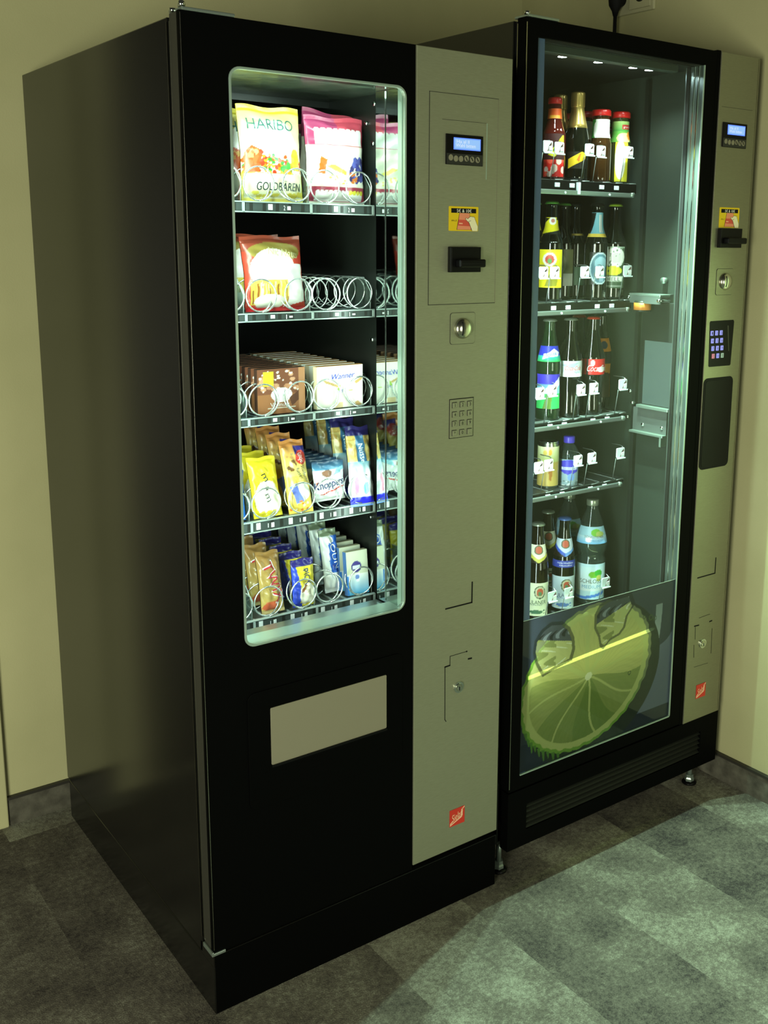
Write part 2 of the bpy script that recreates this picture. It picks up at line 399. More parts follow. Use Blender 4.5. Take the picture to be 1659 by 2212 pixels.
# ================================================================== SNACK MACHINE
W1, D1, H1 = 0.6965, 0.887, 1.83
m1 = empty('vending_machine', (0, 0, 0), 'black snack vending machine with lit window full of sweets, nearest to the camera', 'vending machine')
T_ = 0.018
mb = MB()
mb.box(0, T_, 0.052, D1, 0.104, H1 - 0.004, 'black_coated_steel', bev=0.002)
mb.box(W1 - T_, W1, 0.052, D1, 0.104, H1 - 0.004, 'black_coated_steel', bev=0.002)
mb.box(T_, W1 - T_, D1 - T_, D1, 0.104, H1 - 0.004, 'black_coated_steel')
mb.box(T_, W1 - T_, 0.052, D1 - T_, H1 - 0.03, H1 - 0.004, 'black_coated_steel')
mb.box(T_, W1 - T_, 0.052, D1 - T_, 0.104, 0.13, 'black_coated_steel')
mb.box(0.0045, 0.02, 0.040, 0.054, 0.13, H1 - 0.006, 'rubber_black')
mb.build('cabinet', m1)
MB().box(0, W1, 0.0, D1 - 0.012, 0.0, 0.1022, 'black_coated_steel', bev=0.002).box(0.0, W1, 0.0, 0.06, 0.1022, 0.127, 'black_coated_steel').box(0.002, W1 - 0.002, -0.0008, 0.0, 0.002, 0.125, 'door_black').build('plinth', m1)
WX0, WX1, WZ0, WZ1 = 0.0831, 0.4392, 0.731, 1.753
mb = MB()
door_out = rect(0.0, 0.4615, 0.130, H1)
hole = rrect(WX0, WX1, WZ0, WZ1, 0.02)[::-1]
mb.plate(door_out, [hole], 0.0, 0.012, 'door_black', bev=0.0015)
mb.box(0.0, 0.010, 0.012, 0.040, 0.131, H1 - 0.001, 'edge_strip')
mb.box(0.4615 - 0.01, W1, 0.012, 0.040, 0.131, H1 - 0.001, 'door_black')
mb.box(0.010, 0.4615, 0.012, 0.040, 0.131, 0.66, 'door_black')
mb.box(0.010, 0.4615, 0.012, 0.030, WZ1 + 0.03, H1 - 0.002, 'door_black')
mb.line([(0.0012, 0.14), (0.0012, H1 - 0.004)], 0.0009, 0.0, 'nickel')
door1 = mb.build('door', m1)
mb = MB(); mb.box(-0.0008, 0.0, 0.0400, 0.0412, 0.14, H1 - 0.012, 'nickel'); mb.box(-0.0009, 0.001, 0.0512, 0.0528, 0.14, H1 - 0.012, 'nickel'); mb.build('edge_trim', m1)
# window surround
mb = MB()
mb.plate(rrect(WX0 - 0.001, WX1 + 0.001, WZ0 - 0.001, WZ1 + 0.001, 0.021), [rrect(WX0 + 0.0035, WX1 - 0.0035, WZ0 + 0.0035, WZ1 - 0.0035, 0.017)[::-1]], -0.002, 0.006, 'window_trim', bev=0.001)
mb.box(WX0 + 0.004, WX1 - 0.001, 0.006, 0.055, WZ0 - 0.006, WZ0, 'window_trim')
mb.box(WX0 + 0.004, WX1 - 0.001, 0.055, 0.105, WZ0 - 0.018, WZ0 - 0.010, 'alloy')
mb.build('window_trim', door1)
MB().box(WX1 - 0.002, WX1 + 0.002, 0.006, 0.100, WZ0 - 0.005, WZ1, 'mirror_sheet').build('mirror_reveal', door1)
MB().box(WX1 - 0.0045, WX1 - 0.0015, 0.0065, 0.020, WZ0 + 0.001, WZ1 - 0.002, 'window_trim').box(WX1 - 0.0035, WX1 - 0.0015, 0.066, 0.069, WZ0, WZ1 - 0.002, 'chrome').build('reveal_strip', door1)
MB().box(WX0 + 0.002, WX1 - 0.003, 0.004, 0.0062, WZ0 + 0.002, WZ1 - 0.002, 'pane_glass').build('window_pane', door1)
# delivery flap
mb = MB()
mb.plate(rrect(0.0832, 0.433, 0.40, 0.6385, 0.016), [], -0.0025, 0.0, 'door_black', bev=0.001)
mb.plate(rrect(0.1293, 0.392, 0.4835, 0.6004, 0.003), [], -0.0045, -0.0022, 'flap_grey', bev=0.0006)
mb.box(0.1293, 0.392, -0.007, -0.002, 0.4795, 0.4835, 'black_plastic')
mb.build('delivery_flap', door1, 'grey delivery flap in a black frame')
# hinge brackets
MB().box(0.004, 0.0965, -0.002, 0.05, H1, H1 + 0.0055, 'gal', bev=0.0015).lathe([(0.006, 0), (0.006, 0.008), (0.004, 0.010), (0.0, 0.010)], 'chrome', 0.008, 0.008, 12, z0=H1 + 0.0055).lathe([(0.006, 0), (0.006, 0.006), (0.0, 0.007)], 'chrome', 0.004, 0.035, 12, z0=H1 + 0.001).build('hinge_bracket', m1, 'bright metal hinge plate on the top corner')
MB().box(-0.002, 0.024, -0.0025, 0.012, 0.1275, 0.1335, 'gal', bev=0.001).box(-0.004, 0.0, -0.0025, 0.04, 0.1275, 0.1365, 'gal', bev=0.001).build('hinge_bracket', m1, 'bright metal hinge plate at the bottom corner')
# interior liner
mb = MB()
mb.box(0.019, 0.024, 0.06, 0.80, 0.66, 1.79, 'liner').box(0.455, 0.46, 0.105, 0.80, 0.66, 1.79, 'liner').box(0.024, 0.455, 0.795, 0.80, 0.66, 1.79, 'liner').box(0.024, 0.455, 0.12, 0.795, 0.655, 0.662, 'liner')
mb.box(0.024, 0.455, 0.31, 0.795, 1.775, 1.782, 'liner')
mb.build('inner_lining', m1)
MB().box(0.022, 0.455, 0.031, 0.312, WZ1 + 0.0005, WZ1 + 0.004, 'liner_grey').box(0.024, 0.455, 0.308, 0.312, WZ1 - 0.012, WZ1 + 0.02, 'liner').build('ceiling_panel', m1)
for y, z in ((0.13, 1.735), (0.16, 1.70), (0.135, 1.66), (0.14, 1.27), (0.15, 0.89)):
    MB().tube([(0.455, y, z), (0.4515, y, z)], 0.0045, 'chrome', 10).build('screw_head', m1)
MB().tube([(0.052, 0.045, 0.76), (0.052, 0.045, 1.72)], 0.008, 'tube_light', 10).build('glow_tube', m1)

# trays with spirals
COILX = [0.057, 0.134, 0.199, 0.2785, 0.340, 0.4175]
DIV = [0.028, 0.1665, 0.3085, 0.4495]
ROWS = [(1.540, 1.5195, 'w'), (1.3337, 1.317, 'w'), (1.134, 1.117, 'w'), (0.929, 0.906, 's'), (0.7265, 0.703, 's')]
DEP = 0.72
def coil(cx, cz, r=0.0305, pitch=0.05, y0=0.128, y1=0.66, hand=1, a0=-PI / 2, seg=26):
    pts = []; n_ = int((y1 - y0) / pitch * seg)
    for i in range(n_ + 1):
        t = i / seg; a = a0 + hand * 2 * PI * t; pts.append((cx + r * math.cos(a), y0 + (0.006 * t if t < 1 else 0.006 + pitch * (t - 1)), cz + r * math.sin(a)))
    return MB().tube(pts, 0.0017, 'wire', 6)
for ri, (zt, zb, kind) in enumerate(ROWS):
    tray = MB()
    tray.box(DIV[0] - 0.002, DIV[3] + 0.002, 0.135, DEP, zt - 0.010, zt - 0.006, 'tray_metal')
    # ridges on the tray floor
    for k in range(16):
        x_ = 0.036 + k * 0.0268; tray.box(x_, x_ + 0.003, 0.14, DEP - 0.01, zt - 0.006, zt - 0.003, 'rail_edge')
    tr = tray.build('tray', m1)
    # price rail
    rl = MB(); x0, x1 = DIV[0] - 0.003, DIV[3] + 0.001
    rl.box(x0, x1, 0.1285, 0.1345, zb + 0.002, zt - 0.001, 'rail_plastic')
    rl.box(x0, x1, 0.1262, 0.1345, zt - 0.0022, zt, 'rail_edge', bev=0.0005).box(x0, x1, 0.1262, 0.1345, zb, zb + 0.0022, 'rail_edge', bev=0.0005)
    h_ = zt - zb
    for li in range(3):
        a, c = DIV[li], DIV[li + 1]; mid = (a + c) / 2
        rl.box(c - 0.0035, c + 0.001, 0.1262, 0.129, zb, zt - 0.001, 'rail_edge')
        subs = [(a, c)] if kind == 'w' else [(a, mid), (mid, c)]
        for (p, q) in subs:
            lw = q - p; f1 = lambda X, Z: (X, 0.1268, Z)
            bx = p + (0.38 if kind == 'w' else 0.18) * lw
            rl.box(bx - 0.004, bx + 0.0045, 0.1272, 0.129, zb + 0.0055, zt - 0.0045, 'white_tag')
            tx = bx + (0.030 if kind == 'w' else 0.022)
            rl.text('2' if ri == 0 else '1', f1, tx - 0.001, (zt + zb) / 2 - 0.0005, 0.0085, 'white_tag', width=0.0032 if ri == 0 else 0.0015)
            rl.box(tx + 0.006, tx + 0.0125, 0.1272, 0.129, zb + 0.006, zt - 0.0075, 'white_tag')
            for kx in range(5 if kind == 'w' else 2):
                xx = p + lw * (0.08 + 0.19 * kx) if kind == 'w' else p + lw * (0.55 + 0.3 * kx)
                rl.box(xx, xx + 0.006, 0.1278, 0.1287, zb + 0.004, zt - 0.004, 'dark_plastic')
    rl.build('price_rail', tr)
    for d_ in DIV:
        dv = MB(); dh = 0.062
        dv.add([(d_, 0.140, zt - 0.004), (d_, 0.700, zt - 0.004), (d_, 0.700, zt + dh), (d_, 0.165, zt + dh), (d_, 0.140, zt + 0.035)], [(0, 1, 2, 3, 4)], 'divider_clear')
        dv.add([(d_ + 0.001, 0.140, zt - 0.004), (d_ + 0.001, 0.700, zt - 0.004), (d_ + 0.001, 0.700, zt + dh), (d_ + 0.001, 0.165, zt + dh), (d_ + 0.001, 0.140, zt + 0.035)], [(4, 3, 2, 1, 0)], 'divider_clear')
        dv.tube([(d_, 0.141, zt - 0.003), (d_, 0.140, zt + 0.035), (d_, 0.165, zt + dh), (d_, 0.69, zt + dh)], 0.0011, 'rail_edge', 5)
        dv.build('lane_divider', tr)
    for k, cx in enumerate(COILX):
        hand = 1 if k % 2 == 0 else -1
        coil(cx, zt + 0.0325, pitch=(0.075, 0.036 if k > 3 else 0.075, 0.032, 0.05, 0.05)[ri], hand=hand).build('spiral_coil', tr)

# ---- control panel of the snack machine
P1 = 0.4617
YF = -0.003
mb = MB()
mb.plate(rect(P1, W1 - 0.001, 0.1413, H1 - 0.001), [], YF, 0.012, 'brushed_panel', bev=0.0012)
mb.line([(0.4915, 1.348), (0.6595, 1.348)], 0.0013, YF, 'groove_line'); mb.line([(0.4915, 1.7495), (0.6605, 1.7495)], 0.0010, YF, 'groove_line')
mb.line([(0.4912, 1.348), (0.4912, 1.7495)], 0.0013, YF, 'groove_line'); mb.line([(0.6602, 1.348), (0.6602, 1.7495)], 0.0006, YF, 'flap_grey')
mb.line([(0.522, 1.701), (0.630, 1.701)], 0.0006, YF, 'groove_line'); mb.line([(0.632, 1.594), (0.632, 1.700)], 0.0016, YF, 'window_trim')  # bright upright line is a highlight drawn along the display frame's right edge
mb.line([(0.6125, 0.7545), (0.6122, 0.7093), (0.5425, 0.7093)], 0.003, YF, 'slot_black')
mb.line([(0.600, 0.6003), (0.555, 0.6000), (0.555, 0.5795)], 0.0011, YF, 'slot_black'); mb.line([(0.5545, 0.5796), (0.542, 0.5790)], 0.003, YF, 'slot_black')
mb.line([(0.5418, 0.579), (0.5430, 0.458), (0.546, 0.453)], 0.0014, YF, 'slot_black'); mb.line([(0.6055, 0.5820), (0.6131, 0.5815)], 0.0035, YF, 'slot_black')
mb.disc_y(0.600, YF - 0.0008, YF, 0.6003, 0.0018, 'slot_black', 10)
cp = mb.build('control_panel', m1, 'tall brushed metal control panel')
F = lambda y: (lambda X, Z: (X, y, Z))
def display(par, x0, x1, z0, z1, lx0, lx1, lz0, lz1, bts, y, bz, br):
    mb = MB(); mb.box(x0, x1, y - 0.003, y, z0, z1, 'black_plastic', bev=0.0008)
    mb.box(x0 + 0.001, x1 - 0.001, y - 0.0034, y - 0.0028, z0 + 0.001, bz + br * 1.7, 'dark_plastic')
    mb.box(lx0 - 0.0022, lx1 + 0.0022, y - 0.0036, y - 0.003, lz0 - 0.0022, lz1 + 0.0022, 'lcd_blue')
    mb.box(lx0, lx1, y - 0.0040, y - 0.0034, lz0, lz1, 'lcd_lit')
    hh = (lz1 - lz0)
    w_ = lx1 - lx0
    mb.text('Ha al ll', F(y - 0.0044), lx0 + w_ * 0.32, lz0 + hh * 0.74, hh * 0.34, 'lcd_text', width=w_ * 0.5)
    mb.text('Wahl bitten', F(y - 0.0044), lx0 + w_ * 0.43, lz0 + hh * 0.34, hh * 0.36, 'lcd_text', width=w_ * 0.78)
    for k, bx in enumerate(bts):
        mb.disc_y(bx, y - 0.0046, y - 0.003, bz + (0.001 if k in (0, 3) else -0.0004), br, 'flap_grey' if 'x' else '', 16, rz=br * 1.1)
        if k >= 3: mb.line([(bx - br * 0.4, bz + br * 0.5), (bx + br * 0.2, bz - br * 0.5)], br * 0.3, y - 0.0046, 'slot_black')
    return mb.build('display', par)
display(cp, 0.5298, 0.6208, 1.6177, 1.675, 0.5497, 0.6117, 1.6487, 1.6667, (0.5401, 0.5525, 0.565, 0.5787, 0.5926, 0.6065), YF, 1.6298, 0.0053)
def sticker(par, x0, x1, z0, z1, y):
    w, h = x1 - x0, z1 - z0; mb = MB()
    X = lambda u: x0 + u * w
    Z = lambda v_: z0 + v_ * h
    mb.plate(rrect(x0, x1, z0, z1, 0.002), [], y - 0.0007, y, 'print_label', col=lin((222, 190, 20)))
    mb.box(X(0.08), X(0.92), y - 0.001, y - 0.0006, Z(0.735), Z(0.92), 'slot_black')
    mb.text('5€ & 10€', F(y - 0.0013), X(0.51), Z(0.825), h * 0.13, 'print_label', lin((235, 235, 220)), width=w * 0.5)
    q = lambda pts, c, dy: mb.add([(X(a), y - dy, Z(bb)) for a, bb in pts], [tuple(range(len(pts)))], 'print_label', lin(c))
    q([(0.26, 0.05), (0.76, 0.05), (0.70, 0.73), (0.35, 0.73)], (60, 45, 30), 0.0009)
    q([(0.275, 0.06), (0.745, 0.06), (0.69, 0.73), (0.36, 0.73)], (228, 140, 105), 0.0011)
    q([(0.30, 0.22), (0.70, 0.20), (0.70, 0.45), (0.325, 0.46)], (205, 80, 62), 0.0013)
    q([(0.34, 0.28), (0.46, 0.28), (0.46, 0.33), (0.34, 0.34)], (235, 170, 140), 0.0015)
    q([(0.78, 0.01), (0.97, 0.01), (0.985, 0.19), (0.86, 0.59), (0.72, 0.61), (0.62, 0.50), (0.575, 0.55), (0.545, 0.50), (0.60, 0.42), (0.66, 0.36)], (60, 45, 30), 0.0014)
    q([(0.79, 0.01), (0.965, 0.01), (0.975, 0.19), (0.85, 0.575), (0.72, 0.595), (0.625, 0.49), (0.575, 0.535), (0.556, 0.50), (0.61, 0.42), (0.675, 0.36)], (232, 226, 185), 0.0017)
    mb.line([(X(0.66), Z(0.40)), (X(0.73), Z(0.43))], 0.0006, y - 0.0017, 'slot_black')
    mb.text('m.i', F(y - 0.0011), X(0.17), Z(0.43), h * 0.085, 'print_label', lin((50, 40, 10)), width=w * 0.16)
    return mb.build('banknote_sticker', par, 'yellow sticker with a hand feeding a banknote')
sticker(cp, 0.5393, 0.613, 1.4915, 1.539, YF)
def bill(par, x0, x1, z0, z1, y):
    mb = MB(); h = z1 - z0
    mb.box(x0, x1, y - 0.010, y, z0, z1, 'black_plastic', bev=0.0012)
    mb.box(x0 + 0.012, x1 + 0.001, y - 0.026, y - 0.009, z0 + h * 0.20, z0 + h * 0.52, 'black_plastic', bev=0.003)
    mb.box(x0 + 0.016, x1 - 0.004, y - 0.0268, y - 0.0258, z0 + h * 0.33, z0 + h * 0.37, 'slot_black')
    mb.box(x0 + 0.0025, x0 + 0.003, y - 0.0104, y - 0.0098, z0 + 0.002, z1 - 0.002, 'dark_plastic')
    return mb.build('banknote_acceptor', par)
bill(cp, 0.538, 0.6145, 1.411, 1.4605, YF)
def coin(par, x0, x1, z0, z1, cx, cz, r, y, pmat='brushed_panel'):
    mb = MB(); mb.plate(rrect(x0, x1, z0, z1, 0.006), [], y - 0.0004, y, 'groove_line'); mb.plate(rrect(x0 + 0.0009, x1 - 0.0009, z0 + 0.0009, z1 - 0.0009, 0.0055), [], y - 0.0012, y - 0.0002, pmat)
    vs = []; fs = []; S_ = 28; prof = [(1.0, 0.0), (1.0, 0.10), (0.96, 0.22), (0.82, 0.40), (0.55, 0.52), (0.28, 0.57), (0.0001, 0.58)]
    for a, d_ in prof:
        for k in range(S_): t = 2 * PI * k / S_; vs.append((cx + a * r * math.cos(t), y - 0.001 - d_ * r, cz + a * r * math.sin(t)))
    for i in range(len(prof) - 1):
        for k in range(S_): k2 = (k + 1) % S_; fs.append((i * S_ + k, i * S_ + k2, (i + 1) * S_ + k2, (i + 1) * S_ + k))
    mb.add(vs, fs, 'nickel', smooth=True)
    # bent coin slot on the left part of the dome
    pts = []
    for i in range(9):
        t = -0.62 + 1.24 * i / 8; zz = cz + t * r; xx = cx - 0.34 * r; rr = math.hypot(t, 0.34)
        dd = np.interp(rr, [0, 0.28, 0.55, 0.82, 0.96, 1.0], [0.58, 0.57, 0.52, 0.40, 0.22, 0.1]); pts.append((xx, y - 0.0012 - dd * r, zz))
    mb.tube(pts, r * 0.06, 'slot_black', 6)
    return mb.build('coin_slot', par, 'domed metal coin slot')
coin(cp, 0.5452, 0.6095, 1.267, 1.331, 0.5765, 1.2988, 0.0212, YF)
mb = MB(); mb.box(0.546, 0.6085, YF - 0.0006, YF, 1.0743, 1.1563, 'slot_black'); mb.box(0.5470, 0.6068, YF - 0.0014, YF - 0.0004, 1.0755, 1.1548, 'brushed_panel', bev=0.0004)
mb.build('keypad_plate', cp)
keys = '123456789*0.'
for i, ch in enumerate(keys):
    kx = (0.558, 0.5775, 0.597)[i % 3]; kz = 1.1435 - 0.0192 * (i // 3)
    mb = MB(); mb.box(kx - 0.0062, kx + 0.0062, YF - 0.0017, YF - 0.0012, kz - 0.0062, kz + 0.0062, 'groove_line'); mb.box(kx - 0.0052, kx + 0.0058, YF - 0.0036, YF - 0.0014, kz - 0.0058, kz + 0.0050, 'brushed_panel', bev=0.0006)
    mb.text(ch, F(YF - 0.0039), kx + 0.0004, kz - 0.0004, 0.0065 if ch not in '.*' else 0.006, 'slot_black')
    mb.build('key', cp)
def lock(par, cx, cz, r, y):
    mb = MB(); mb.disc_y(cx, y - 0.003, y, cz, r, 'chrome', 24); mb.disc_y(cx, y - 0.0045, y - 0.003, cz, r * 0.72, 'nickel', 20)
    mb.disc_y(cx, y - 0.0049, y - 0.0045, cz - r * 0.15, r * 0.38, 'chrome', 16); mb.box(cx - 0.0009, cx + 0.0009, y - 0.0055, y - 0.0048, cz - r * 0.5, cz + r * 0.15, 'slot_black')
    return mb.build('cylinder_lock', par)
lock(cp, 0.5785, 0.524, 0.0125, YF)
def logo(par, x0, x1, z0, z1, y):
    w, h = x1 - x0, z1 - z0; mb = MB(); mb.box(x0, x1, y - 0.001, y, z0, z1, 'print_label', lin((196, 52, 38)))
    a = math.atan2(0.55, 1.0)
    X = lambda u: x0 + u * w
    Z = lambda v_: z0 + v_ * h
    cr = lin((238, 200, 160))
    def fn(X_, Z_):   # lettering sheared upwards along the rising line
        return (X_, y - 0.0013, Z_ + (X_ - X(0.5)) * 0.30)
    mb.text('Sielaff', fn, X(0.53), Z(0.56), h * 0.42, 'print_label', cr, width=w * 0.74)
    mb.line([(X(0.04), Z(0.10)), (X(0.78), Z(0.40))], 0.0022, y - 0.001, 'print_label', cr); mb.line([(X(0.04), Z(0.18)), (X(0.20), Z(0.30))], 0.0018, y - 0.001, 'print_label', cr)
    mb.line([(X(0.80), Z(0.45)), (X(0.84), Z(0.88)), (X(0.97), Z(0.96))], 0.0018, y - 0.001, 'print_label', cr)
    return mb.build('maker_badge', par, 'small red badge with cream lettering')
logo(cp, 0.5588, 0.6003, 0.1967, 0.2364, YF)

# ================================================================== DRINKS MACHINE
X2, Y2, H2 = 0.7232, -0.0108, 1.9122
XE = 1.4759; PX = 1.3243; ZD = 0.2237
GX0, GX1, GZ0, GZ1 = 0.7554, 1.2697, 0.2606, 1.8764
m2 = empty('vending_machine', (X2, 0, 0), 'tall glass-fronted drinks vending machine with bottles, beside the right wall', 'vending machine')
m2.location = (0, 0, 0)
mb = MB(); IX1 = 1.312; YC = 0.029
mb.box(X2, X2 + 0.02, YC, 0.88, 0.0745, H2 - 0.003, 'black_coated_steel', bev=0.002)
mb.box(IX1 + 0.004, XE - 0.001, YC, 0.88, 0.0745, H2 - 0.003, 'black_coated_steel', bev=0.002)
mb.box(X2 + 0.02, IX1 + 0.004, 0.86, 0.88, 0.0745, H2 - 0.003, 'black_coated_steel')
mb.box(X2 + 0.02, IX1 + 0.004, YC, 0.86, 1.888, H2 - 0.003, 'black_coated_steel')
mb.box(X2 + 0.02, IX1 + 0.004, YC, 0.86, 0.0745, 0.225, 'black_coated_steel')
mb.box(X2 + 0.005, X2 + 0.02, 0.018, YC, 0.23, H2 - 0.005, 'rubber_black'); mb.box(X2 + 0.02, XE - 0.002, 0.0205, YC, 0.08, 0.2235, 'rubber_black'); mb.box(X2 + 0.02, 1.31, 0.0185, 0.031, 0.2235, 0.255, 'rubber_black')
mb.build('cabinet', m2)
mb = MB(); mb.box(X2, X2 + 0.001, 0.0165, 0.018, 0.235, H2 - 0.01, 'nickel'); mb.box(X2 + 0.0004, X2 + 0.0016, Y2 - 0.0005, Y2 + 0.0008, 0.235, H2 - 0.01, 'nickel'); mb.build('edge_trim', m2)
mb = MB()
mb.plate(rect(X2, 1.3105, ZD + 0.003, H2), [rect(GX0, GX1, GZ0, GZ1)[::-1]], Y2, 0.018, 'door_black', bev=0.0015)
mb.box(1.3118, PX + 0.001, Y2 + 0.001, 0.02, ZD, H2 + 0.003, 'door_black', bev=0.001)
door2 = mb.build('door', m2)
mb = MB(); mb.box(GX1 - 0.0028, GX1, Y2 - 0.001, Y2 + 0.002, GZ0, GZ1, 'window_trim'); mb.box(GX0, GX1, Y2 - 0.001, Y2 + 0.002, GZ0, GZ0 + 0.0028, 'window_trim')
mb.box(GX1 - 0.001, GX1, Y2 + 0.002, 0.045, GZ0, GZ1, 'reveal_alloy'); mb.box(GX1 - 0.003, GX1 - 0.001, 0.004, 0.007, GZ0, GZ1, 'chrome'); mb.box(GX1 - 0.003, GX1 - 0.001, 0.017, 0.019, GZ0, GZ1, 'chrome')
mb.box(GX1 - 0.004, GX1 - 0.001, 0.030, 0.040, GZ0, GZ1, 'rubber_black')
mb.build('glazing_trim', door2)
MB().box(GX0, GX0 + 0.0225, Y2 + 0.006, Y2 + 0.012, GZ0, GZ1, 'reflection_blue').build('reflection_strip', door2)  # blue-grey strip paints in a reflection along the left edge of the glass
MB().box(GX0, GX1, Y2 + 0.002, Y2 + 0.0045, GZ0, GZ1, 'pane_glass').build('glass_pane', door2)
MB().box(X2 + 0.002, X2 + 0.084, Y2 - 0.004, 0.03, H2, H2 + 0.005, 'gal', bev=0.0012).lathe([(0.006, 0), (0.006, 0.006), (0.0, 0.008)], 'chrome', X2 + 0.004, Y2 + 0.004, 12, z0=H2 + 0.004).build('hinge_bracket', m2)
# base with ventilation grille, feet
mb = MB()
mb.plate(rect(X2 + 0.002, XE - 0.001, 0.0745, 0.2205), [rect(0.782, 1.405, 0.113, 0.1785)[::-1]], Y2 + 0.003, 0.02, 'door_black', bev=0.001)
mb.build('base_panel', m2)
mb = MB(); mb.box(0.780, 1.407, 0.014, 0.018, 0.111, 0.180, 'slot_black')
for k in range(5):
    z_ = 0.1165 + k * 0.0132
    vs = [(0.782, Y2 + 0.004, z_), (1.405, Y2 + 0.004, z_), (1.405, 0.006, z_ + 0.0085), (0.782, 0.006, z_ + 0.0085), (0.782, 0.009, z_ + 0.0085), (1.405, 0.009, z_ + 0.0085), (1.405, Y2 + 0.006, z_ - 0.001), (0.782, Y2 + 0.006, z_ - 0.001)]
    mb.add(vs, [(0, 1, 2, 3), (3, 2, 5, 4), (4, 5, 6, 7), (7, 6, 1, 0)], 'grille_black')
mb.build('ventilation_grille', m2)
for fx, fy in ((0.739, 0.039), (1.427, 0.039), (0.745, 0.84), (1.43, 0.84)):
    MB().lathe([(0.0065, 0.016), (0.0065, 0.08)], 'gal', fx, fy, 12).lathe([(0.012, 0.004), (0.013, 0.006), (0.013, 0.014), (0.011, 0.018), (0.011, 0.026), (0.0065, 0.026)], 'gal', fx, fy, 6, smooth=False).lathe([(0.02, 0.0), (0.02, 0.004), (0.010, 0.008)], 'black_plastic', fx, fy, 20).build('levelling_foot', m2)
# interior
mb = MB()
mb.box(X2 + 0.021, X2 + 0.026, 0.031, 0.85, 0.23, 1.88, 'cooler_liner'); mb.box(X2 + 0.026, IX1, 0.845, 0.85, 0.23, 1.88, 'cooler_liner')
mb.box(X2 + 0.026, IX1, 0.031, 0.845, 1.878, 1.884, 'cooler_liner'); mb.box(X2 + 0.026, IX1, 0.031, 0.845, 0.226, 0.232, 'cooler_liner')
mb.build('inner_lining', m2)
mb = MB(); mb.box(IX1 - 0.001, IX1 + 0.003, 0.031, 0.845, 0.232, 1.878, 'cooler_wall')
mb.box(IX1 - 0.012, IX1 - 0.001, 0.188, 0.20, 0.30, 1.87, 'cooler_liner'); mb.box(IX1 - 0.006, IX1 - 0.001, 0.04, 0.048, 0.30, 1.87, 'cooler_liner')
mb.build('side_lining', m2)
mb = MB(); mb.box(IX1 - 0.014, IX1 - 0.002, 0.056, 0.176, 1.04, 1.325, 'cooler_liner', bev=0.002); mb.box(IX1 - 0.0155, IX1 - 0.014, 0.064, 0.160, 1.062, 1.226, 'lit_panel')
mb.box(IX1 - 0.03, IX1 - 0.012, 0.060, 0.168, 1.052, 1.060, 'gal', bev=0.001)
mb.build('delivery_window', m2, 'pale green lit window of the hatch seen inside')
mb = MB(); mb.box(IX1 - 0.050, IX1 - 0.012, 0.085, 0.190, 1.340, 1.346, 'gal', bev=0.001); mb.box(IX1 - 0.050, IX1 - 0.046, 0.085, 0.190, 1.322, 1.340, 'alloy')
mb.box(IX1 - 0.013, IX1 - 0.001, 0.085, 0.190, 1.322, 1.346, 'tray_metal'); mb.build('lift_bracket', m2)
mb = MB(); mb.box(IX1 - 0.034, IX1 - 0.012, 0.070, 0.185, 0.985, 0.991, 'gal', bev=0.001); mb.box(IX1 - 0.020, IX1 - 0.014, 0.070, 0.185, 0.991, 1.05, 'tray_metal')
mb.box(IX1 - 0.036, IX1 - 0.014, 0.072, 0.078, 0.962, 0.985, 'gal')
mb.build('lift_bracket', m2)
MB().tube([(IX1 - 0.001, 0.112, 1.3795), (IX1 - 0.014, 0.112, 1.3795)], 0.008, 'gal', 14).build('button', m2)
for y, z in ((0.19, 1.335), (0.088, 1.331), (0.15, 1.008), (0.085, 1.008), (0.19, 1.06), (0.20, 1.09), (0.205, 1.02)):
    MB().tube([(IX1 - 0.054 if z > 1.3 else IX1 - 0.022, y, z), (IX1 - 0.012, y, z)], 0.0042, 'chrome', 10).build('bolt_head', m2)
# orange drum seen under the upper bracket
mb = MB(); mb.lathe([(0.020, 0), (0.022, 0.004), (0.022, 0.024), (0.020, 0.028)], 'dark_plastic', IX1 - 0.036, 0.155, 20, z0=1.30)
mb.lathe([(0.0222, 0.005), (0.0222, 0.023)], 'drum_orange', IX1 - 0.036, 0.155, 20, z0=1.30); mb.build('lift_drum', m2)
for lx in (0.9186, 1.0282, 1.1412, 1.1952):
    MB().lathe([(0.013, 0), (0.013, 0.006), (0.016, 0.008)], 'chrome', lx, 0.093, 20, z0=1.8695).lathe([(0.0, 0.0), (0.011, 0.0)], 'led', lx, 0.093, 20, z0=1.8692).build('spotlight', m2)
MB().box(0.80, 1.23, 0.035, 0.060, 1.862, 1.8775, 'cooler_wall', bev=0.001).build('lamp_rail', m2)
MB().tube([(0.772, 0.035, 0.47), (0.772, 0.035, 1.49)], 0.006, 'tube_light', 10).build('glow_tube', m2)  # glowing tube added out of sight beside the cooler's fill light
# decal on the lower part of the glass: lime slice with ice on a dark ground
dm = principled('decal_ink', (0.1, 0.1, 0.1), 0.35); n, l, b = nodes(dm)
a_ = n.new('ShaderNodeAttribute'); a_.attribute_name = 'Col'; l.new(a_.outputs['Color'], b.inputs['Base Color'])
tl = n.new('ShaderNodeBsdfTranslucent'); l.new(a_.outputs['Color'], tl.inputs[0]); tr_ = n.new('ShaderNodeBsdfTransparent'); l.new(a_.outputs['Color'], tr_.inputs[0])
mx = n.new('ShaderNodeMixShader'); mx.inputs[0].default_value = 0.45; mx2 = n.new('ShaderNodeMixShader'); mx2.inputs[0].default_value = 0.25
l.new(b.outputs[0], mx.inputs[1]); l.new(tl.outputs[0], mx.inputs[2]); l.new(mx.outputs[0], mx2.inputs[1]); l.new(tr_.outputs[0], mx2.inputs[2])
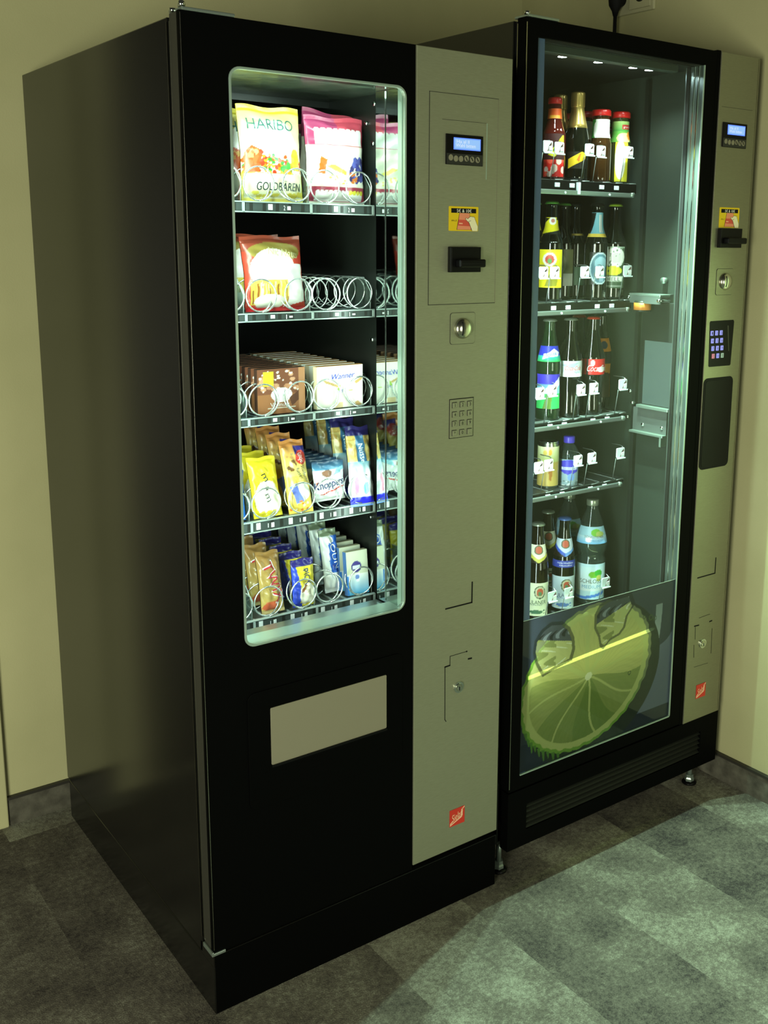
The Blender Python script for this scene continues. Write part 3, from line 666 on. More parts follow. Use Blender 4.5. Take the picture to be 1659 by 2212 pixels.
# faint self-glow of the back-lit film
l.new(a_.outputs['Color'], b.inputs['Emission Color']); b.inputs['Emission Strength'].default_value = 0.07
l.new(mx2.outputs[0], n['Material Output'].inputs['Surface'])
DX0, DX1, DZ0, DZ1 = GX0 + 0.001, GX1 - 0.001, GZ0 + 0.003, 0.6335
NX, NZ = 320, 230
gx, gz = np.meshgrid(np.linspace(DX0, DX1, NX + 1), np.linspace(DZ0, DZ1, NZ + 1))
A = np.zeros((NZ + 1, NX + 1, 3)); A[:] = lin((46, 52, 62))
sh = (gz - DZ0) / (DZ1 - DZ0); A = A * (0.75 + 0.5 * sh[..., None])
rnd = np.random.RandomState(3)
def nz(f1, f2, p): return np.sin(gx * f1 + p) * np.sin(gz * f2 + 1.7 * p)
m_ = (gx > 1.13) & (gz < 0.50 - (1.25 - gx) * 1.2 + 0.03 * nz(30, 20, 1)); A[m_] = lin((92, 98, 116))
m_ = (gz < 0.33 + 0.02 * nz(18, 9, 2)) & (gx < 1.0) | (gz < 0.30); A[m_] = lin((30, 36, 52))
# glass of water edge on the right
m_ = (np.abs(gx - (1.215 - 0.6 * (0.60 - gz) ** 2 - 0.10 * np.clip(0.45 - gz, 0, 1))) < 0.012) & (gz > 0.35) & (gz < 0.58); A[m_] = lin((130, 140, 140))
# slice: ellipse with a rind, pith and segments
cx_, cz_ = 0.972, 0.448; ra, rb = 0.222, 0.176; rot = 0.30
dx, dz = gx - cx_, gz - cz_; ex = (dx * math.cos(rot) + dz * math.sin(rot)) / ra; ez = (-dx * math.sin(rot) + dz * math.cos(rot)) / rb
rr = np.hypot(ex, ez); th = np.arctan2(ez, ex)
ring = rr + 0.008 * np.sin(th * 40) + 0.006 * np.sin(th * 23)
dx2, dz2 = gx - cx_ - 0.022, gz - cz_ + 0.020
sh2 = np.hypot((dx2 * math.cos(rot) + dz2 * math.sin(rot)) / (ra * 1.05), (-dx2 * math.sin(rot) + dz2 * math.cos(rot)) / (rb * 1.08)) < 1
A[sh2] = lin((34, 42, 34))
edge = np.clip((np.cos(th - 3.6) + 0.55) / 0.6, 0, 1)[..., None]      # the skin shows on the lower left, the upper right melts away
skin = np.array(lin((110, 146, 52))) * edge + np.array(lin((112, 116, 84))) * (1 - edge)
A[ring < 1.0] = skin[ring < 1.0]; A[(ring < 0.955)] = lin((170, 174, 104)); 
seg = 8; thw = (th + 0.18 * np.sin(rr * 3)) * seg / (2 * PI); fr_ = np.abs(thw - np.round(thw)) * 2 * PI / seg * rr
pulp = (rr < 0.87) & ((th < 0.15) | (th > 2.7) | (fr_ > 0.03)) & (rr > 0.05) & (fr_ > 0.014)
vein = 0.5 + 0.28 * np.sin(thw * 34 + 5 * np.sin(rr * 9)) + 0.22 * np.sin(thw * 71 + 9 * rr); idx = np.floor(thw + 0.5).astype(int) % seg
tone = np.array([0.95, 0.95, 1.0, 0.9, 0.55, 0.30, 0.16, 0.36])[idx] * (0.88 + 0.2 * vein)
light = np.array(lin((178, 176, 104))); dark = np.array(lin((82, 108, 40)))
tt = np.clip(tone, 0, 1)[..., None]; mixc = dark * (1 - tt) + light * tt
A[pulp] = mixc[pulp]
A[(rr < 0.055)] = lin((205, 205, 165))
for k in range(9):   # hairy green fibres hanging off the skin, lower left
    t0 = 3.3 + 0.09 * k; px0, pz0 = cx_ + ra * math.cos(t0) * 0.99 * math.cos(rot) - rb * math.sin(t0) * math.sin(rot), cz_ + ra * math.cos(t0) * math.sin(rot) + rb * math.sin(t0) * 0.99 * math.cos(rot)
    m_ = inpoly(gx, gz, [(px0 - 0.004, pz0), (px0 + 0.006, pz0), (px0 + 0.006, pz0 - 0.016 - 0.006 * (k % 3)), (px0 + 0.003, pz0 - 0.018 - 0.006 * (k % 3))]); A[m_ & (ring > 0.98)] = lin((78, 116, 44))
def shrink(pts, f, dz_=0.0):
    mx_, mz_ = sum(p[0] for p in pts) / len(pts), sum(p[1] for p in pts) / len(pts)
    return [(mx_ + (p[0] - mx_) * f, mz_ + (p[1] - mz_) * f + dz_) for p in pts]
def ice(pts, split, tilt):
    o_ = inpoly(gx, gz, pts); base = A.copy(); mz_ = sum(p[1] for p in pts) / len(pts); mx_ = sum(p[0] for p in pts) / len(pts)
    A[o_] = 0.25 * base[o_] + 0.75 * np.array(lin((26, 30, 30)))                         # dark outline of the melting cube
    i_ = inpoly(gx, gz, shrink(pts, 0.86)); top = (gz - mz_ - tilt * (gx - mx_)) > split
    A[i_ & top] = lin((64, 68, 72)); A[i_ & ~top] = 0.55 * base[i_ & ~top] + 0.45 * np.array(lin((178, 178, 118)))
    q = np.sin((gx - mx_) * 160 + 9 * np.sin((gz - mz_) * 60)) * np.sin((gz - mz_) * 90 + 2)
    A[i_ & top & (q > 0.55)] = lin((120, 126, 130)); A[i_ & top & (q < -0.6)] = lin((28, 30, 32)); A[i_ & ~top & (q > 0.8)] = lin((205, 205, 170))
    A[i_ & ~top & (np.sin((gx - mx_) * 75 + 2.5 * np.sin((gz - mz_) * 140)) > 0.35) & ((gx - mx_) < 0.01)] = lin((128, 132, 74))
ice([(0.79, 0.55), (0.795, 0.580), (0.815, 0.602), (0.845, 0.614), (0.88, 0.608), (0.905, 0.588), (0.920, 0.56), (0.924, 0.53), (0.915, 0.503), (0.86, 0.494), (0.822, 0.484), (0.812, 0.50), (0.80, 0.52)], 0.018, -0.25)
ice([(0.985, 0.565), (0.984, 0.600), (1.0, 0.622), (1.03, 0.632), (1.11, 0.632), (1.125, 0.60), (1.10, 0.575), (1.092, 0.545), (1.075, 0.530), (1.04, 0.522), (1.018, 0.505), (1.006, 0.515), (1.00, 0.54)], 0.022, 0.3)
for (a0, b0, r0) in ((1.185, 0.55, 0.008), (1.20, 0.545, 0.006), (1.16, 0.556, 0.005), (1.115, 0.42, 0.006)):
    q = np.hypot(gx - a0, gz - b0); A[(q < r0) & (q > r0 * 0.6)] = lin((60, 74, 40))
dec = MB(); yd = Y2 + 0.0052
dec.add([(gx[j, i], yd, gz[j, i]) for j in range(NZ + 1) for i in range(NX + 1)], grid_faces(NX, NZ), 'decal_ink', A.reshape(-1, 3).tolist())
dec.box(DX0, DX1, yd - 0.0003, yd + 0.0002, DZ1, DZ1 + 0.0012, 'rail_edge')
dec.build('lime_decal', door2, 'printed film of a lime slice with ice cubes')
MB().tube([(0.775, 0.030, 0.470), (1.235, 0.030, 0.497)], 0.0042, 'streak_lamp', 10).box(0.765, 0.775, 0.02, 0.04, 0.462, 0.478, 'black_plastic').box(1.235, 1.245, 0.02, 0.04, 0.489, 0.505, 'black_plastic').build('glow_tube', m2)

# shelves
SH = [(1.6175, 1.5815), (1.3295, 1.2980), (1.037, 1.0175), (0.8595, 0.8415), (0.519, 0.497)]
PUSH = [[(0.965, 1.688), (1.001, 1.687), (1.099, 1.689), (1.138, 1.687), (1.234, 1.691)], [(0.962, 1.400), (0.998, 1.400), (1.098, 1.400), (1.149, 1.400), (1.247, 1.402)],
        [(0.961, 1.112), (1.002, 1.115), (1.099, 1.110), (1.144, 1.110), (1.248, 1.112)], [(0.964, 0.928), (0.997, 0.930), (1.097, 0.929), (1.146, 0.930), (1.250, 0.931)], [(1.023, 0.583), (1.080, 0.582), (1.215, 0.583)]]
for si, (zt, zb) in enumerate(SH):
    mb = MB(); x0, x1 = 0.80, 1.288
    mb.box(x0, x1 - 0.01, 0.196, 0.72, zt - 0.006, zt - 0.0015, 'tray_metal')
    for k in range(8):
        xk = 0.83 + k * 0.06; mb.box(xk, xk + 0.003, 0.20, 0.70, zt - 0.0015, zt - 0.0003, 'rail_edge')
    sh_ = mb.build('shelf', m2)
    mb = MB(); mb.box(x0, 1.268, 0.186, 0.196, zb + 0.010, zt - 0.003, 'black_plastic', bev=0.001)
    mb.box(x0, 1.252, 0.180, 0.190, zb, zb + 0.011, 'gal' if si == 0 else 'tray_metal', bev=0.002)
    mb.tube([(1.250, 0.178, zb + 0.0065), (1.250, 0.192, zb + 0.0065)], 0.0062, 'gal', 14)
    for k, xk in enumerate((0.998, 1.046, 1.145, 1.196)):
        mb.box(xk - 0.0075, xk + 0.0075, 0.1835, 0.187, zt - 0.019 if si < 2 else zt - 0.012, zt - 0.009 if si < 2 else zt - 0.005, 'clear_plastic', bev=0.0006)
    for xk in (1.020, 1.168): mb.disc_y(xk, 0.1785, 0.181, zb + 0.005, 0.0028, 'clear_plastic', 10)
    if si == 0: mb.box(1.060, 1.068, 0.1775, 0.186, zb + 0.002, zt - 0.006, 'clear_plastic', bev=0.0008)
    for xk in (1.012, 1.062, 1.100, 1.170, 1.215, 1.262): mb.tube([(xk - 0.014, 0.193, zt - 0.002), (xk + 0.010, 0.193, zt - 0.001)], 0.0011, 'rail_edge', 5)
    mb.build('shelf_rail', sh_)
    for px_, pz_ in PUSH[si]:
        mb = MB(); s_ = 0.0135
        mb.plate(rrect(px_ - s_, px_ + s_ * 1.15, pz_ - s_ * 0.95, pz_ + s_, 0.0035), [], 0.1845, 0.1875, 'clear_plastic', bev=0.0006)
        mb.add([(px_ - s_ * 0.2, 0.1842, pz_ - s_ * 0.75), (px_ + s_ * 0.15, 0.1842, pz_ - s_ * 0.75), (px_ + s_ * 0.15, 0.1842, pz_ + s_ * 0.1), (px_ + s_ * 1.0, 0.1842, pz_ + s_ * 0.25), (px_ + s_ * 0.9, 0.1842, pz_ + s_ * 0.85)], [(0, 1, 2, 3, 4)], 'print_label', lin((150, 120, 112)))
        mb.box(px_ + s_ * 0.22, px_ + s_ * 1.02, 0.1832, 0.1846, pz_ - s_ * 0.55, pz_ + s_ * 0.12, 'white_tag', bev=0.0004)
        mb.box(px_ - s_ * 0.95, px_ + s_ * 1.25, 0.1810, 0.1845, pz_ - s_ * 1.15, pz_ - s_ * 0.92, 'clear_plastic', bev=0.0006)
        mb.tube([(px_ + s_ * 1.1, 0.186, pz_ + s_ * 0.8), (px_ + s_ * 1.25, 0.20, pz_ + s_ * 1.2), (px_ + s_ * 1.25, 0.235, pz_ + s_ * 1.2)], 0.0012, 'wire', 5)
        mb.tube([(px_ - s_, 0.187, pz_ - s_), (px_ - s_ * 1.1, 0.196, zt - 0.004)], 0.0011, 'tray_metal', 5)
        mb.build('bottle_retainer', sh_)

# control panel of the drinks machine
YP = Y2 - 0.002
mb = MB(); mb.plate(rect(PX, XE - 0.012, ZD, H2), [], YP, 0.018, 'brushed_panel_right', bev=0.001)
# rounded outer edge
vs = []; fs = []; K = 7
for z_ in (ZD, H2):
    for k in range(K): t = PI / 2 * k / (K - 1); vs.append((XE - 0.012 + 0.012 * math.sin(t), YP + 0.012 - 0.012 * math.cos(t), z_))
for k in range(K - 1): fs.append((k, k + 1, K + k + 1, K + k))
mb.add(vs, fs, 'brushed_panel_right', smooth=True); mb.box(XE - 0.012, XE, YP + 0.012, 0.028, ZD, H2, 'brushed_panel_right')
mb.line([(1.4170, 0.6652), (1.4170, 0.6238), (1.3485, 0.6238)], 0.003, YP, 'slot_black')
mb.line([(1.4064, 0.5131), (1.3638, 0.5115)], 0.0008, YP, 'slot_black'); mb.line([(1.3635, 0.4918), (1.3469, 0.4925)], 0.003, YP, 'slot_black'); mb.line([(1.408, 0.492), (1.416, 0.4925)], 0.0032, YP, 'slot_black')
mb.line([(1.3500, 0.49), (1.3520, 0.455)], 0.0008, YP, 'slot_black'); mb.line([(1.349, 0.44), (1.351, 0.405)], 0.0008, YP, 'slot_black'); mb.line([(1.3545, 0.377), (1.41, 0.375)], 0.0008, YP, 'groove_line'); mb.line([(1.4195, 0.47), (1.4215, 0.40)], 0.0008, YP, 'slot_black')
mb.line([(1.335, 1.7905), (1.45, 1.7905)], 0.0006, YP, 'groove_line')
cp2 = mb.build('control_panel', m2, 'narrow brushed metal control panel')
display(cp2, 1.3415, 1.4308, 1.6992, 1.756, 1.3600, 1.4206, 1.7306, 1.7487, [1.352 + 0.0132 * k for k in range(6)], YP, 1.711, 0.0053)
sticker(cp2, 1.3485, 1.4240, 1.5105, 1.5588, YP)
bill(cp2, 1.3462, 1.4285, 1.4628, 1.5090, YP)
coin(cp2, 1.3505, 1.4155, 1.348, 1.4125, 1.3842, 1.3811, 0.0212, YP, 'brushed_panel_right')
mb = MB(); mb.plate([(1.3440, 1.1718), (1.4235, 1.1710), (1.4262, 1.174), (1.4302, 1.281), (1.4270, 1.2855), (1.3400, 1.2853), (1.3370, 1.282), (1.3415, 1.174)], [], YP - 0.0008, YP, 'black_plastic')
mb.add([(1.405, YP - 0.001, 1.272), (1.409, YP - 0.001, 1.272), (1.4165, YP - 0.001, 1.208), (1.414, YP - 0.001, 1.208)], [(0, 1, 2, 3)], 'edge_strip')
mb.build('keypad_plate', cp2, 'black keypad with lit keys')
for i, ch in enumerate('123456789C0E'):
    kx = 1.3455 + 0.0175 * (i % 3) + 0.0032 * (i // 3); kz = 1.2553 - 0.0190 * (i // 3); mt = 'key_red' if i == 9 else 'key_green' if i == 11 else 'key_blue'
    mb = MB(); mb.box(kx - 0.0045, kx + 0.0045, YP - 0.003, YP - 0.0007, kz - 0.0058, kz + 0.0058, mt, bev=0.0005); mb.text(ch, F(YP - 0.0033), kx, kz, 0.007, 'black_plastic', width=0.0035); mb.build('key', cp2)
mb = MB(); mb.plate(rrect(1.3265, 1.4402, 0.911, 1.1435, 0.014), [], YP - 0.0012, YP, 'slot_black', bev=0.0004)
mb.plate(rrect(1.333, 1.434, 0.918, 1.137, 0.010), [], YP - 0.0018, YP - 0.001, 'black_plastic', bev=0.0003)
mb.build('dispensing_hatch', cp2, 'black rounded dispensing hatch')
lock(cp2, 1.3832, 0.437, 0.0125, YP)
logo(cp2, 1.3687, 1.4065, 0.2835, 0.322, YP)

# ================================================================== SNACKS
YI = 0.150
HB = [(205, 60, 30), (60, 150, 60), (226, 150, 40), (222, 205, 50), (190, 90, 30)]
def put(mb, name, part, x, y, z, label, cat, group, tilt=0.0, rz=0.0, parts=None):
    o = mb.build(name); o.location = (x, y, z); o.rotation_euler = (-tilt, 0, rz); tag(o, label, cat, group); return o
def row(o, pitch, n_, lab, dz=0.0, jit=0.0, dx=0.0):
    names_ = ['second', 'third', 'fourth', 'fifth', 'sixth', 'seventh', 'eighth', 'ninth', 'tenth', 'eleventh']
    for k in range(1, n_):
        lc = o.location; r_ = random.Random(k * 17 + int(lc.x * 1000))
        dup(o, (lc.x + dx * k + r_.uniform(-jit, jit), lc.y + pitch * k, lc.z + dz * k), lab.replace('NTH', names_[k - 1]), (o.rotation_euler.x, o.rotation_euler.y, o.rotation_euler.z + r_.uniform(-1, 1) * jit * 8))
Z1, Z2, Z3, Z4, Z5 = (r[0] + 0.0005 for r in ROWS)
G = 'sweet bags on the top tray'
o = put(bag('gummy_bag', 0.128, 0.172, 0.036, (214, 60, 36), [('b', 26, 0.1, 0.1, 0.9, 0.7, 0.10, 0.06, [(230, 190, 50), (240, 235, 220), (190, 40, 30)], 5), ('r', 0, 0.86, 1, 1, (226, 200, 60))], (150, 40, 30), seed=3),
        'gummy_bag', None, 0.0975, YI + 0.012, Z1, 'red and yellow sweet bag at the left window edge of the top tray', 'sweets', G, 0.06)
row(o, 0.075, 3, 'NTH red and yellow sweet bag in the leftmost lane of the top tray')
gold = bag('gummy_bag', 0.129, 0.176, 0.042, (238, 222, 110),
    [('g', 0.30, 0.94, (246, 242, 214), (240, 226, 120)), ('e', 0.45, 0.62, 0.40, 0.22, (250, 250, 240)), ('b', 170, 0.03, 0.29, 0.97, 0.44, 0.030, 0.022, HB + [(248, 244, 220)], 11), ('b', 14, 0.3, 0.42, 0.9, 0.48, 0.03, 0.02, HB, 5), ('p', [(0.03, 0.30), (0.22, 0.30), (0.30, 0.52), (0.14, 0.58), (0.03, 0.5)], (216, 92, 40)),
     ('e', 0.86, 0.44, 0.08, 0.12, (226, 214, 40)), ('e', 0.64, 0.34, 0.07, 0.035, (60, 160, 60)), ('e', 0.72, 0.37, 0.04, 0.05, (80, 170, 70)), ('e', 0.70, 0.31, 0.06, 0.03, (230, 150, 50)), ('b', 16, 0.05, 0.36, 0.34, 0.52, 0.035, 0.03, [(226, 110, 60), (206, 70, 40), (240, 190, 110)], 9), ('r', 0.03, 0.04, 0.97, 0.28, (246, 244, 205)), ('b', 12, 0.05, 0.05, 0.95, 0.10, 0.06, 0.02, [(236, 220, 90)], 2), ('r', 0, 0.93, 1, 1, (214, 196, 60))],
    (190, 160, 40), [('HARIBO', 0.47, 0.80, 0.020, (60, 110, 100), {'width': 0.096}), ('GOLDBÄREN', 0.56, 0.155, 0.0145, (28, 50, 60), {'width': 0.094})], nx=80, ny=100, seed=4)
o = put(gold, 'gummy_bag', None, 0.2425, YI + 0.010, Z1, 'pale yellow gummy sweet bag with dark capitals near its base, top tray', 'sweets', G, 0.09)
row(o, 0.075, 3, 'NTH pale yellow gummy sweet bag behind the front one, top tray')
pink = bag('gummy_bag', 0.132, 0.166, 0.040, (246, 244, 226),
    [('r', 0, 0.67, 1, 1, (166, 62, 104)), ('r', 0.52, 0.67, 1, 1, (188, 70, 88)), ('r', 0.12, 0.68, 0.95, 0.84, (240, 240, 235))] + [('e', 0.16 + 0.105 * k, 0.835, 0.05, 0.035, (240, 240, 235)) for k in range(8)] +
    [('p', [(0.14, 0.35), (0.24, 0.33), (0.29, 0.50), (0.18, 0.54)], (222, 108, 40)), ('p', [(0.28, 0.43), (0.40, 0.45), (0.62, 0.37), (0.62, 0.33), (0.48, 0.36)], (226, 222, 90)), ('b', 12, 0.1, 0.22, 0.6, 0.34, 0.03, 0.012, [(236, 226, 110), (246, 240, 200)], 12), ('b', 60, 0.70, 0.26, 1.0, 0.52, 0.035, 0.035, [(70, 70, 150), (90, 96, 176), (60, 56, 110)], 6),
     ('b', 5, 0.70, 0.22, 0.9, 0.35, 0.05, 0.02, [(214, 120, 50)], 9), ('r', 0, 0.03, 1, 0.19, (168, 60, 84)), ('r', 0.12, 0.04, 0.95, 0.13, (244, 244, 240))] + [('e', 0.15 + 0.07 * k, 0.13, 0.034, 0.028, (244, 244, 240) if k < 8 else (228, 220, 70)) for k in range(12)],
    (150, 60, 90), nx=80, ny=100, seed=8)
o = put(pink, 'gummy_bag', None, 0.381, YI + 0.010, Z1, 'magenta and white fruit sweet bag at the front of the top tray', 'sweets', G, 0.05)
o2 = dup(o, (0.386, YI + 0.06, Z1 + 0.014), 'magenta sweet bag peeking crooked above the one in front, top tray', (-0.02, 0.10, 0.05))
dup(o, (0.379, YI + 0.15, Z1), 'magenta sweet bag third in its lane on the top tray', (-0.05, 0, 0))
# tray 2
G = 'nibble bags on the second tray'
o = put(bag('snack_bag', 0.126, 0.150, 0.045, (236, 240, 236), [('r', 0, 0.55, 1, 1, (70, 110, 84)), ('p', [(0.6, 0.25), (1, 0.2), (1, 0.6), (0.75, 0.6)], (80, 180, 60)), ('r', 0, 0.0, 1, 0.05, (40, 60, 160)), ('e', 0.8, 0.6, 0.15, 0.12, (240, 245, 245))], (60, 90, 70), seed=12),
        'snack_bag', None, 0.093, YI + 0.012, Z2, 'white and green nibble bag cut off by the window edge, second tray', 'snack', G, 0.08)
nuts = bag('snack_bag', 0.130, 0.144, 0.044, (206, 66, 46),
    [('r', 0.0, 0.78, 1, 1, (150, 66, 46)), ('e', 0.5, 0.78, 0.44, 0.13, (150, 132, 62)), ('e', 0.44, 0.52, 0.38, 0.30, (250, 248, 236)), ('p', [(0.60, 0.05), (0.97, 0.12), (0.96, 0.62), (0.66, 0.62)], (246, 244, 238)), ('r', 0.06, 0.08, 0.66, 0.40, (232, 210, 90)),
     ('s', 40, 0.07, 0.65, 0.08, 0.40, 0.008, [(190, 130, 40), (214, 176, 60), (150, 90, 30), (246, 236, 170)], 3), ('e', 0.36, 0.12, 0.25, 0.10, (248, 244, 226)), ('r', 0, 0, 1, 0.05, (206, 40, 44))],
    (160, 50, 40), [('Nic Natts', 0.62, 0.765, 0.014, (206, 200, 150), {'width': 0.066, 'rot': -0.12})], nx=90, ny=90, seed=5)
o = put(nuts, 'snack_bag', None, 0.2435, YI + 0.008, Z2, 'red nibble bag with pale centre and stick snacks, front of second tray', 'snack', G, 0.14, rz=0.03)
dup(o, (0.232, YI + 0.085, Z2 + 0.002), 'red nibble bag standing behind the other red one, second tray', (-0.12, 0, -0.05))
# tray 3
G = 'chocolate bars on the third tray'
o = put(carton(0.104, 0.088, 0.012, (236, 244, 246), [('r', 0, 0.55, 1, 1, (70, 150, 220)), ('p', [(0.75, 0.0), (1, 0), (1, 0.6), (0.9, 0.6)], (60, 150, 225)), ('p', [(0.8, 0.3), (1, 0.5), (1, 0.6), (0.8, 0.45)], (20, 90, 190))], (60, 130, 200), (60, 130, 200)),
        'chocolate_bar', None, 0.098, YI, Z3, 'white and light blue carton at the window edge of the third tray', 'chocolate', G)
row(o, 0.034, 5, 'NTH white and light blue carton of its lane, third tray')
ch = carton(0.104, 0.089, 0.013, (150, 98, 62), [('r', 0, 0.45, 0.88, 1, (120, 72, 50)), ('b', 22, 0.05, 0.55, 0.86, 0.95, 0.065, 0.05, [(186, 130, 96), (200, 150, 118)], 4), ('b', 26, 0.03, 0.48, 0.86, 0.96, 0.028, 0.022, [(240, 234, 222)], 8), ('r', 0.12, 0.62, 0.34, 0.94, (216, 200, 50)), ('e', 0.5, 0.42, 0.22, 0.16, (246, 244, 236)), ('p', [(0.72, 0.15), (0.88, 0.3), (0.88, 0.5), (0.66, 0.34)], (90, 52, 34)), ('r', 0.86, 0, 1, 1, (176, 124, 86)), ('e', 0.5, 0.13, 0.3, 0.012, (230, 222, 206))],
            (70, 46, 34), (52, 40, 30), [('Vollnuss', 0.46, 0.21, 0.008, (240, 236, 226), {'width': 0.042})], 70, 60)
o = put(ch, 'chocolate_bar', None, 0.244, YI, Z3, 'brown nut chocolate bar with yellow corner patch, front of third tray', 'chocolate', G)
row(o, 0.026, 11, 'NTH brown nut chocolate bar from the front, third tray')
wf = carton(0.108, 0.086, 0.015, (244, 242, 230), [('p', [(0.08, 0.72), (0.30, 0.62), (0.50, 0.52), (0.46, 0.48), (0.2, 0.6)], (196, 160, 100)), ('p', [(0.44, 0.45), (0.52, 0.36), (0.50, 0.56)], (150, 190, 60)), ('r', 0.36, 0.0, 0.56, 0.12, (232, 206, 160)), ('p', [(0.82, 0.60), (1, 0.72), (1, 0.66), (0.86, 0.54)], (214, 176, 110)), ('p', [(0.82, 0.1), (0.86, 0.02), (0.99, 0.02), (0.9, 0.14)], (206, 166, 110)), ('e', 0.72, 0.40, 0.05, 0.02, (190, 200, 70))],
            (214, 196, 160), (196, 142, 82), [('Wanner', 0.56, 0.76, 0.011, (30, 60, 200), {'width': 0.056, 'shear': 0.4, 'rot': 0.06}), ('RS', 0.52, 0.40, 0.006, (60, 70, 190), {'shear': 0.3})], 60, 50)
o = put(wf, 'chocolate_bar', None, 0.3765, YI, Z3, 'cream wafer pack with blue handwriting at the front of the third tray', 'chocolate', G)
row(o, 0.031, 10, 'NTH cream wafer pack from the front, its brown top showing, third tray')
# tray 4
G = 'small packs on the fourth tray'
o = put(bag('snack_bag', 0.062, 0.10, 0.022, (40, 120, 226), [('r', 0, 0.72, 1, 1, (28, 50, 110)), ('e', 0.6, 0.35, 0.3, 0.2, (235, 240, 248))], (30, 60, 140), nx=24, ny=34, seed=21), 'snack_bag', None, 0.132, YI, Z4, 'bright blue small pack at the window edge of the fourth tray', 'snack', G, 0.06)
row(o, 0.05, 3, 'NTH bright blue small pack from the front, fourth tray')
mm = bag('snack_bag', 0.062, 0.120, 0.024, (232, 212, 40), [('e', 0.5, 0.30, 0.44, 0.30, (248, 246, 226)), ('b', 6, 0.1, 0.02, 0.9, 0.12, 0.12, 0.04, [(236, 214, 60)], 3)], (200, 176, 30),
         [('m', 0.50, 0.66, 0.014, (50, 50, 40), {'rot': -1.2, 'width': 0.016}), ('&', 0.50, 0.47, 0.010, (60, 60, 50), {'rot': -1.3}), ('m', 0.52, 0.32, 0.013, (90, 96, 88), {'rot': -1.3, 'width': 0.016})], nx=40, ny=60, seed=22, sealcol=(228, 208, 50))
o = put(mm, 'snack_bag', None, 0.2085, YI - 0.008, Z4, 'yellow sweet pack leaning at the front of the fourth tray', 'sweets', G, 0.26)
row(o, 0.05, 5, 'NTH yellow sweet pack from the front, fourth tray', dz=0.002, jit=0.002)
st = bag('snack_bag', 0.054, 0.150, 0.026, (236, 206, 90), [('r', 0, 0.90, 1, 1, (206, 136, 70)), ('g', 0.5, 0.90, (240, 222, 120), (206, 140, 74)), ('b', 8, 0.12, 0.55, 0.5, 0.82, 0.07, 0.025, [(120, 84, 44), (160, 140, 96), (196, 150, 90)], 5), ('r', 0.5, 0.78, 1, 0.90, (50, 46, 130)), ('e', 0.74, 0.74, 0.24, 0.10, (196, 60, 50)), ('e', 0.55, 0.28, 0.36, 0.13, (248, 246, 236)),
        ('p', [(0.1, 0.36), (0.34, 0.40), (0.6, 0.14), (0.3, 0.12)], (110, 130, 220)), ('b', 12, 0.05, 0.03, 0.95, 0.16, 0.07, 0.02, [(230, 180, 60), (214, 120, 40), (248, 240, 200), (130, 60, 30)], 7)], (190, 150, 60),
         [('ültje', 0.72, 0.735, 0.010, (246, 236, 226), {'rot': -1.35, 'width': 0.020}), ('Studenten', 0.80, 0.50, 0.008, (60, 66, 60), {'rot': -1.30, 'width': 0.040}), ('futter', 0.56, 0.52, 0.008, (60, 66, 60), {'rot': -1.30, 'width': 0.024})], nx=44, ny=90, seed=23)
o = put(st, 'nut_bag', None, 0.278, YI - 0.016, Z4, 'yellow orange trail mix pack with red oval, front of fourth tray', 'snack', G, 0.31, rz=-0.03)
row(o, 0.05, 4, 'NTH yellow orange trail mix pack from the front, fourth tray', dz=0.006, jit=0.002, dx=-0.001)
kn = bag('wafer_pack', 0.074, 0.082, 0.020, (240, 244, 246), [('g', 0.80, 1.0, (90, 150, 190), (44, 66, 96)), ('e', 0.40, 0.70, 0.16, 0.09, (150, 110, 90)), ('p', [(0.6, 0.62), (1, 0.78), (1, 0.86), (0.7, 0.8)], (150, 206, 226)), ('p', [(0.12, 0.17), (0.2, 0.16), (0.97, 0.34), (0.9, 0.36)], (206, 60, 50)), ('e', 0.1, 0.45, 0.06, 0.05, (226, 120, 60))], (44, 60, 84),
         [('Knoppers', 0.47, 0.44, 0.0155, (24, 44, 110), {'width': 0.070, 'rot': 0.12, 'shear': 0.15})], nx=50, ny=50, seed=24, mat='print_foil')
o = put(kn, 'wafer_pack', None, 0.353, YI, Z4 + 0.012, 'white and blue hazelnut wafer pack at the front of the fourth tray', 'snack', G, 0.10)
row(o, 0.026, 8, 'NTH dark blue backed wafer pack from the front, fourth tray')
pe = bag('nut_bag', 0.058, 0.168, 0.028, (190, 176, 110), [('b', 46, 0.0, 0.5, 1, 0.88, 0.10, 0.035, [(196, 170, 96), (176, 146, 76), (214, 196, 130)], 4), ('p', [(0.28, 0.5), (0.72, 0.5), (0.62, 0.9), (0.30, 0.9)], (60, 110, 150)), ('r', 0, 0.88, 1, 1, (44, 38, 100)), ('g', 0.40, 0.56, (236, 246, 250), (120, 180, 200)), ('r', 0, 0.12, 1, 0.42, (240, 244, 250)), ('e', 0.22, 0.26, 0.08, 0.12, (226, 140, 180)), ('e', 0.60, 0.22, 0.10, 0.08, (130, 210, 240)), ('r', 0, 0, 1, 0.12, (50, 50, 226)), ('r', 0, 0, 1, 0.03, (130, 170, 250))], (60, 60, 110),
         [('Nüsse', 0.50, 0.66, 0.011, (210, 226, 220), {'rot': -1.45, 'width': 0.040})], nx=40, ny=80, seed=25)
o = put(pe, 'nut_bag', None, 0.4195, YI - 0.022, Z4 - 0.006, 'blue and white nut pack overhanging the front right of the fourth tray', 'snack', G, 0.22)
o.rotation_euler.y = 0.05
row(o, 0.055, 4, 'NTH blue topped nut pack from the front, fourth tray', dz=0.010, dx=-0.003)
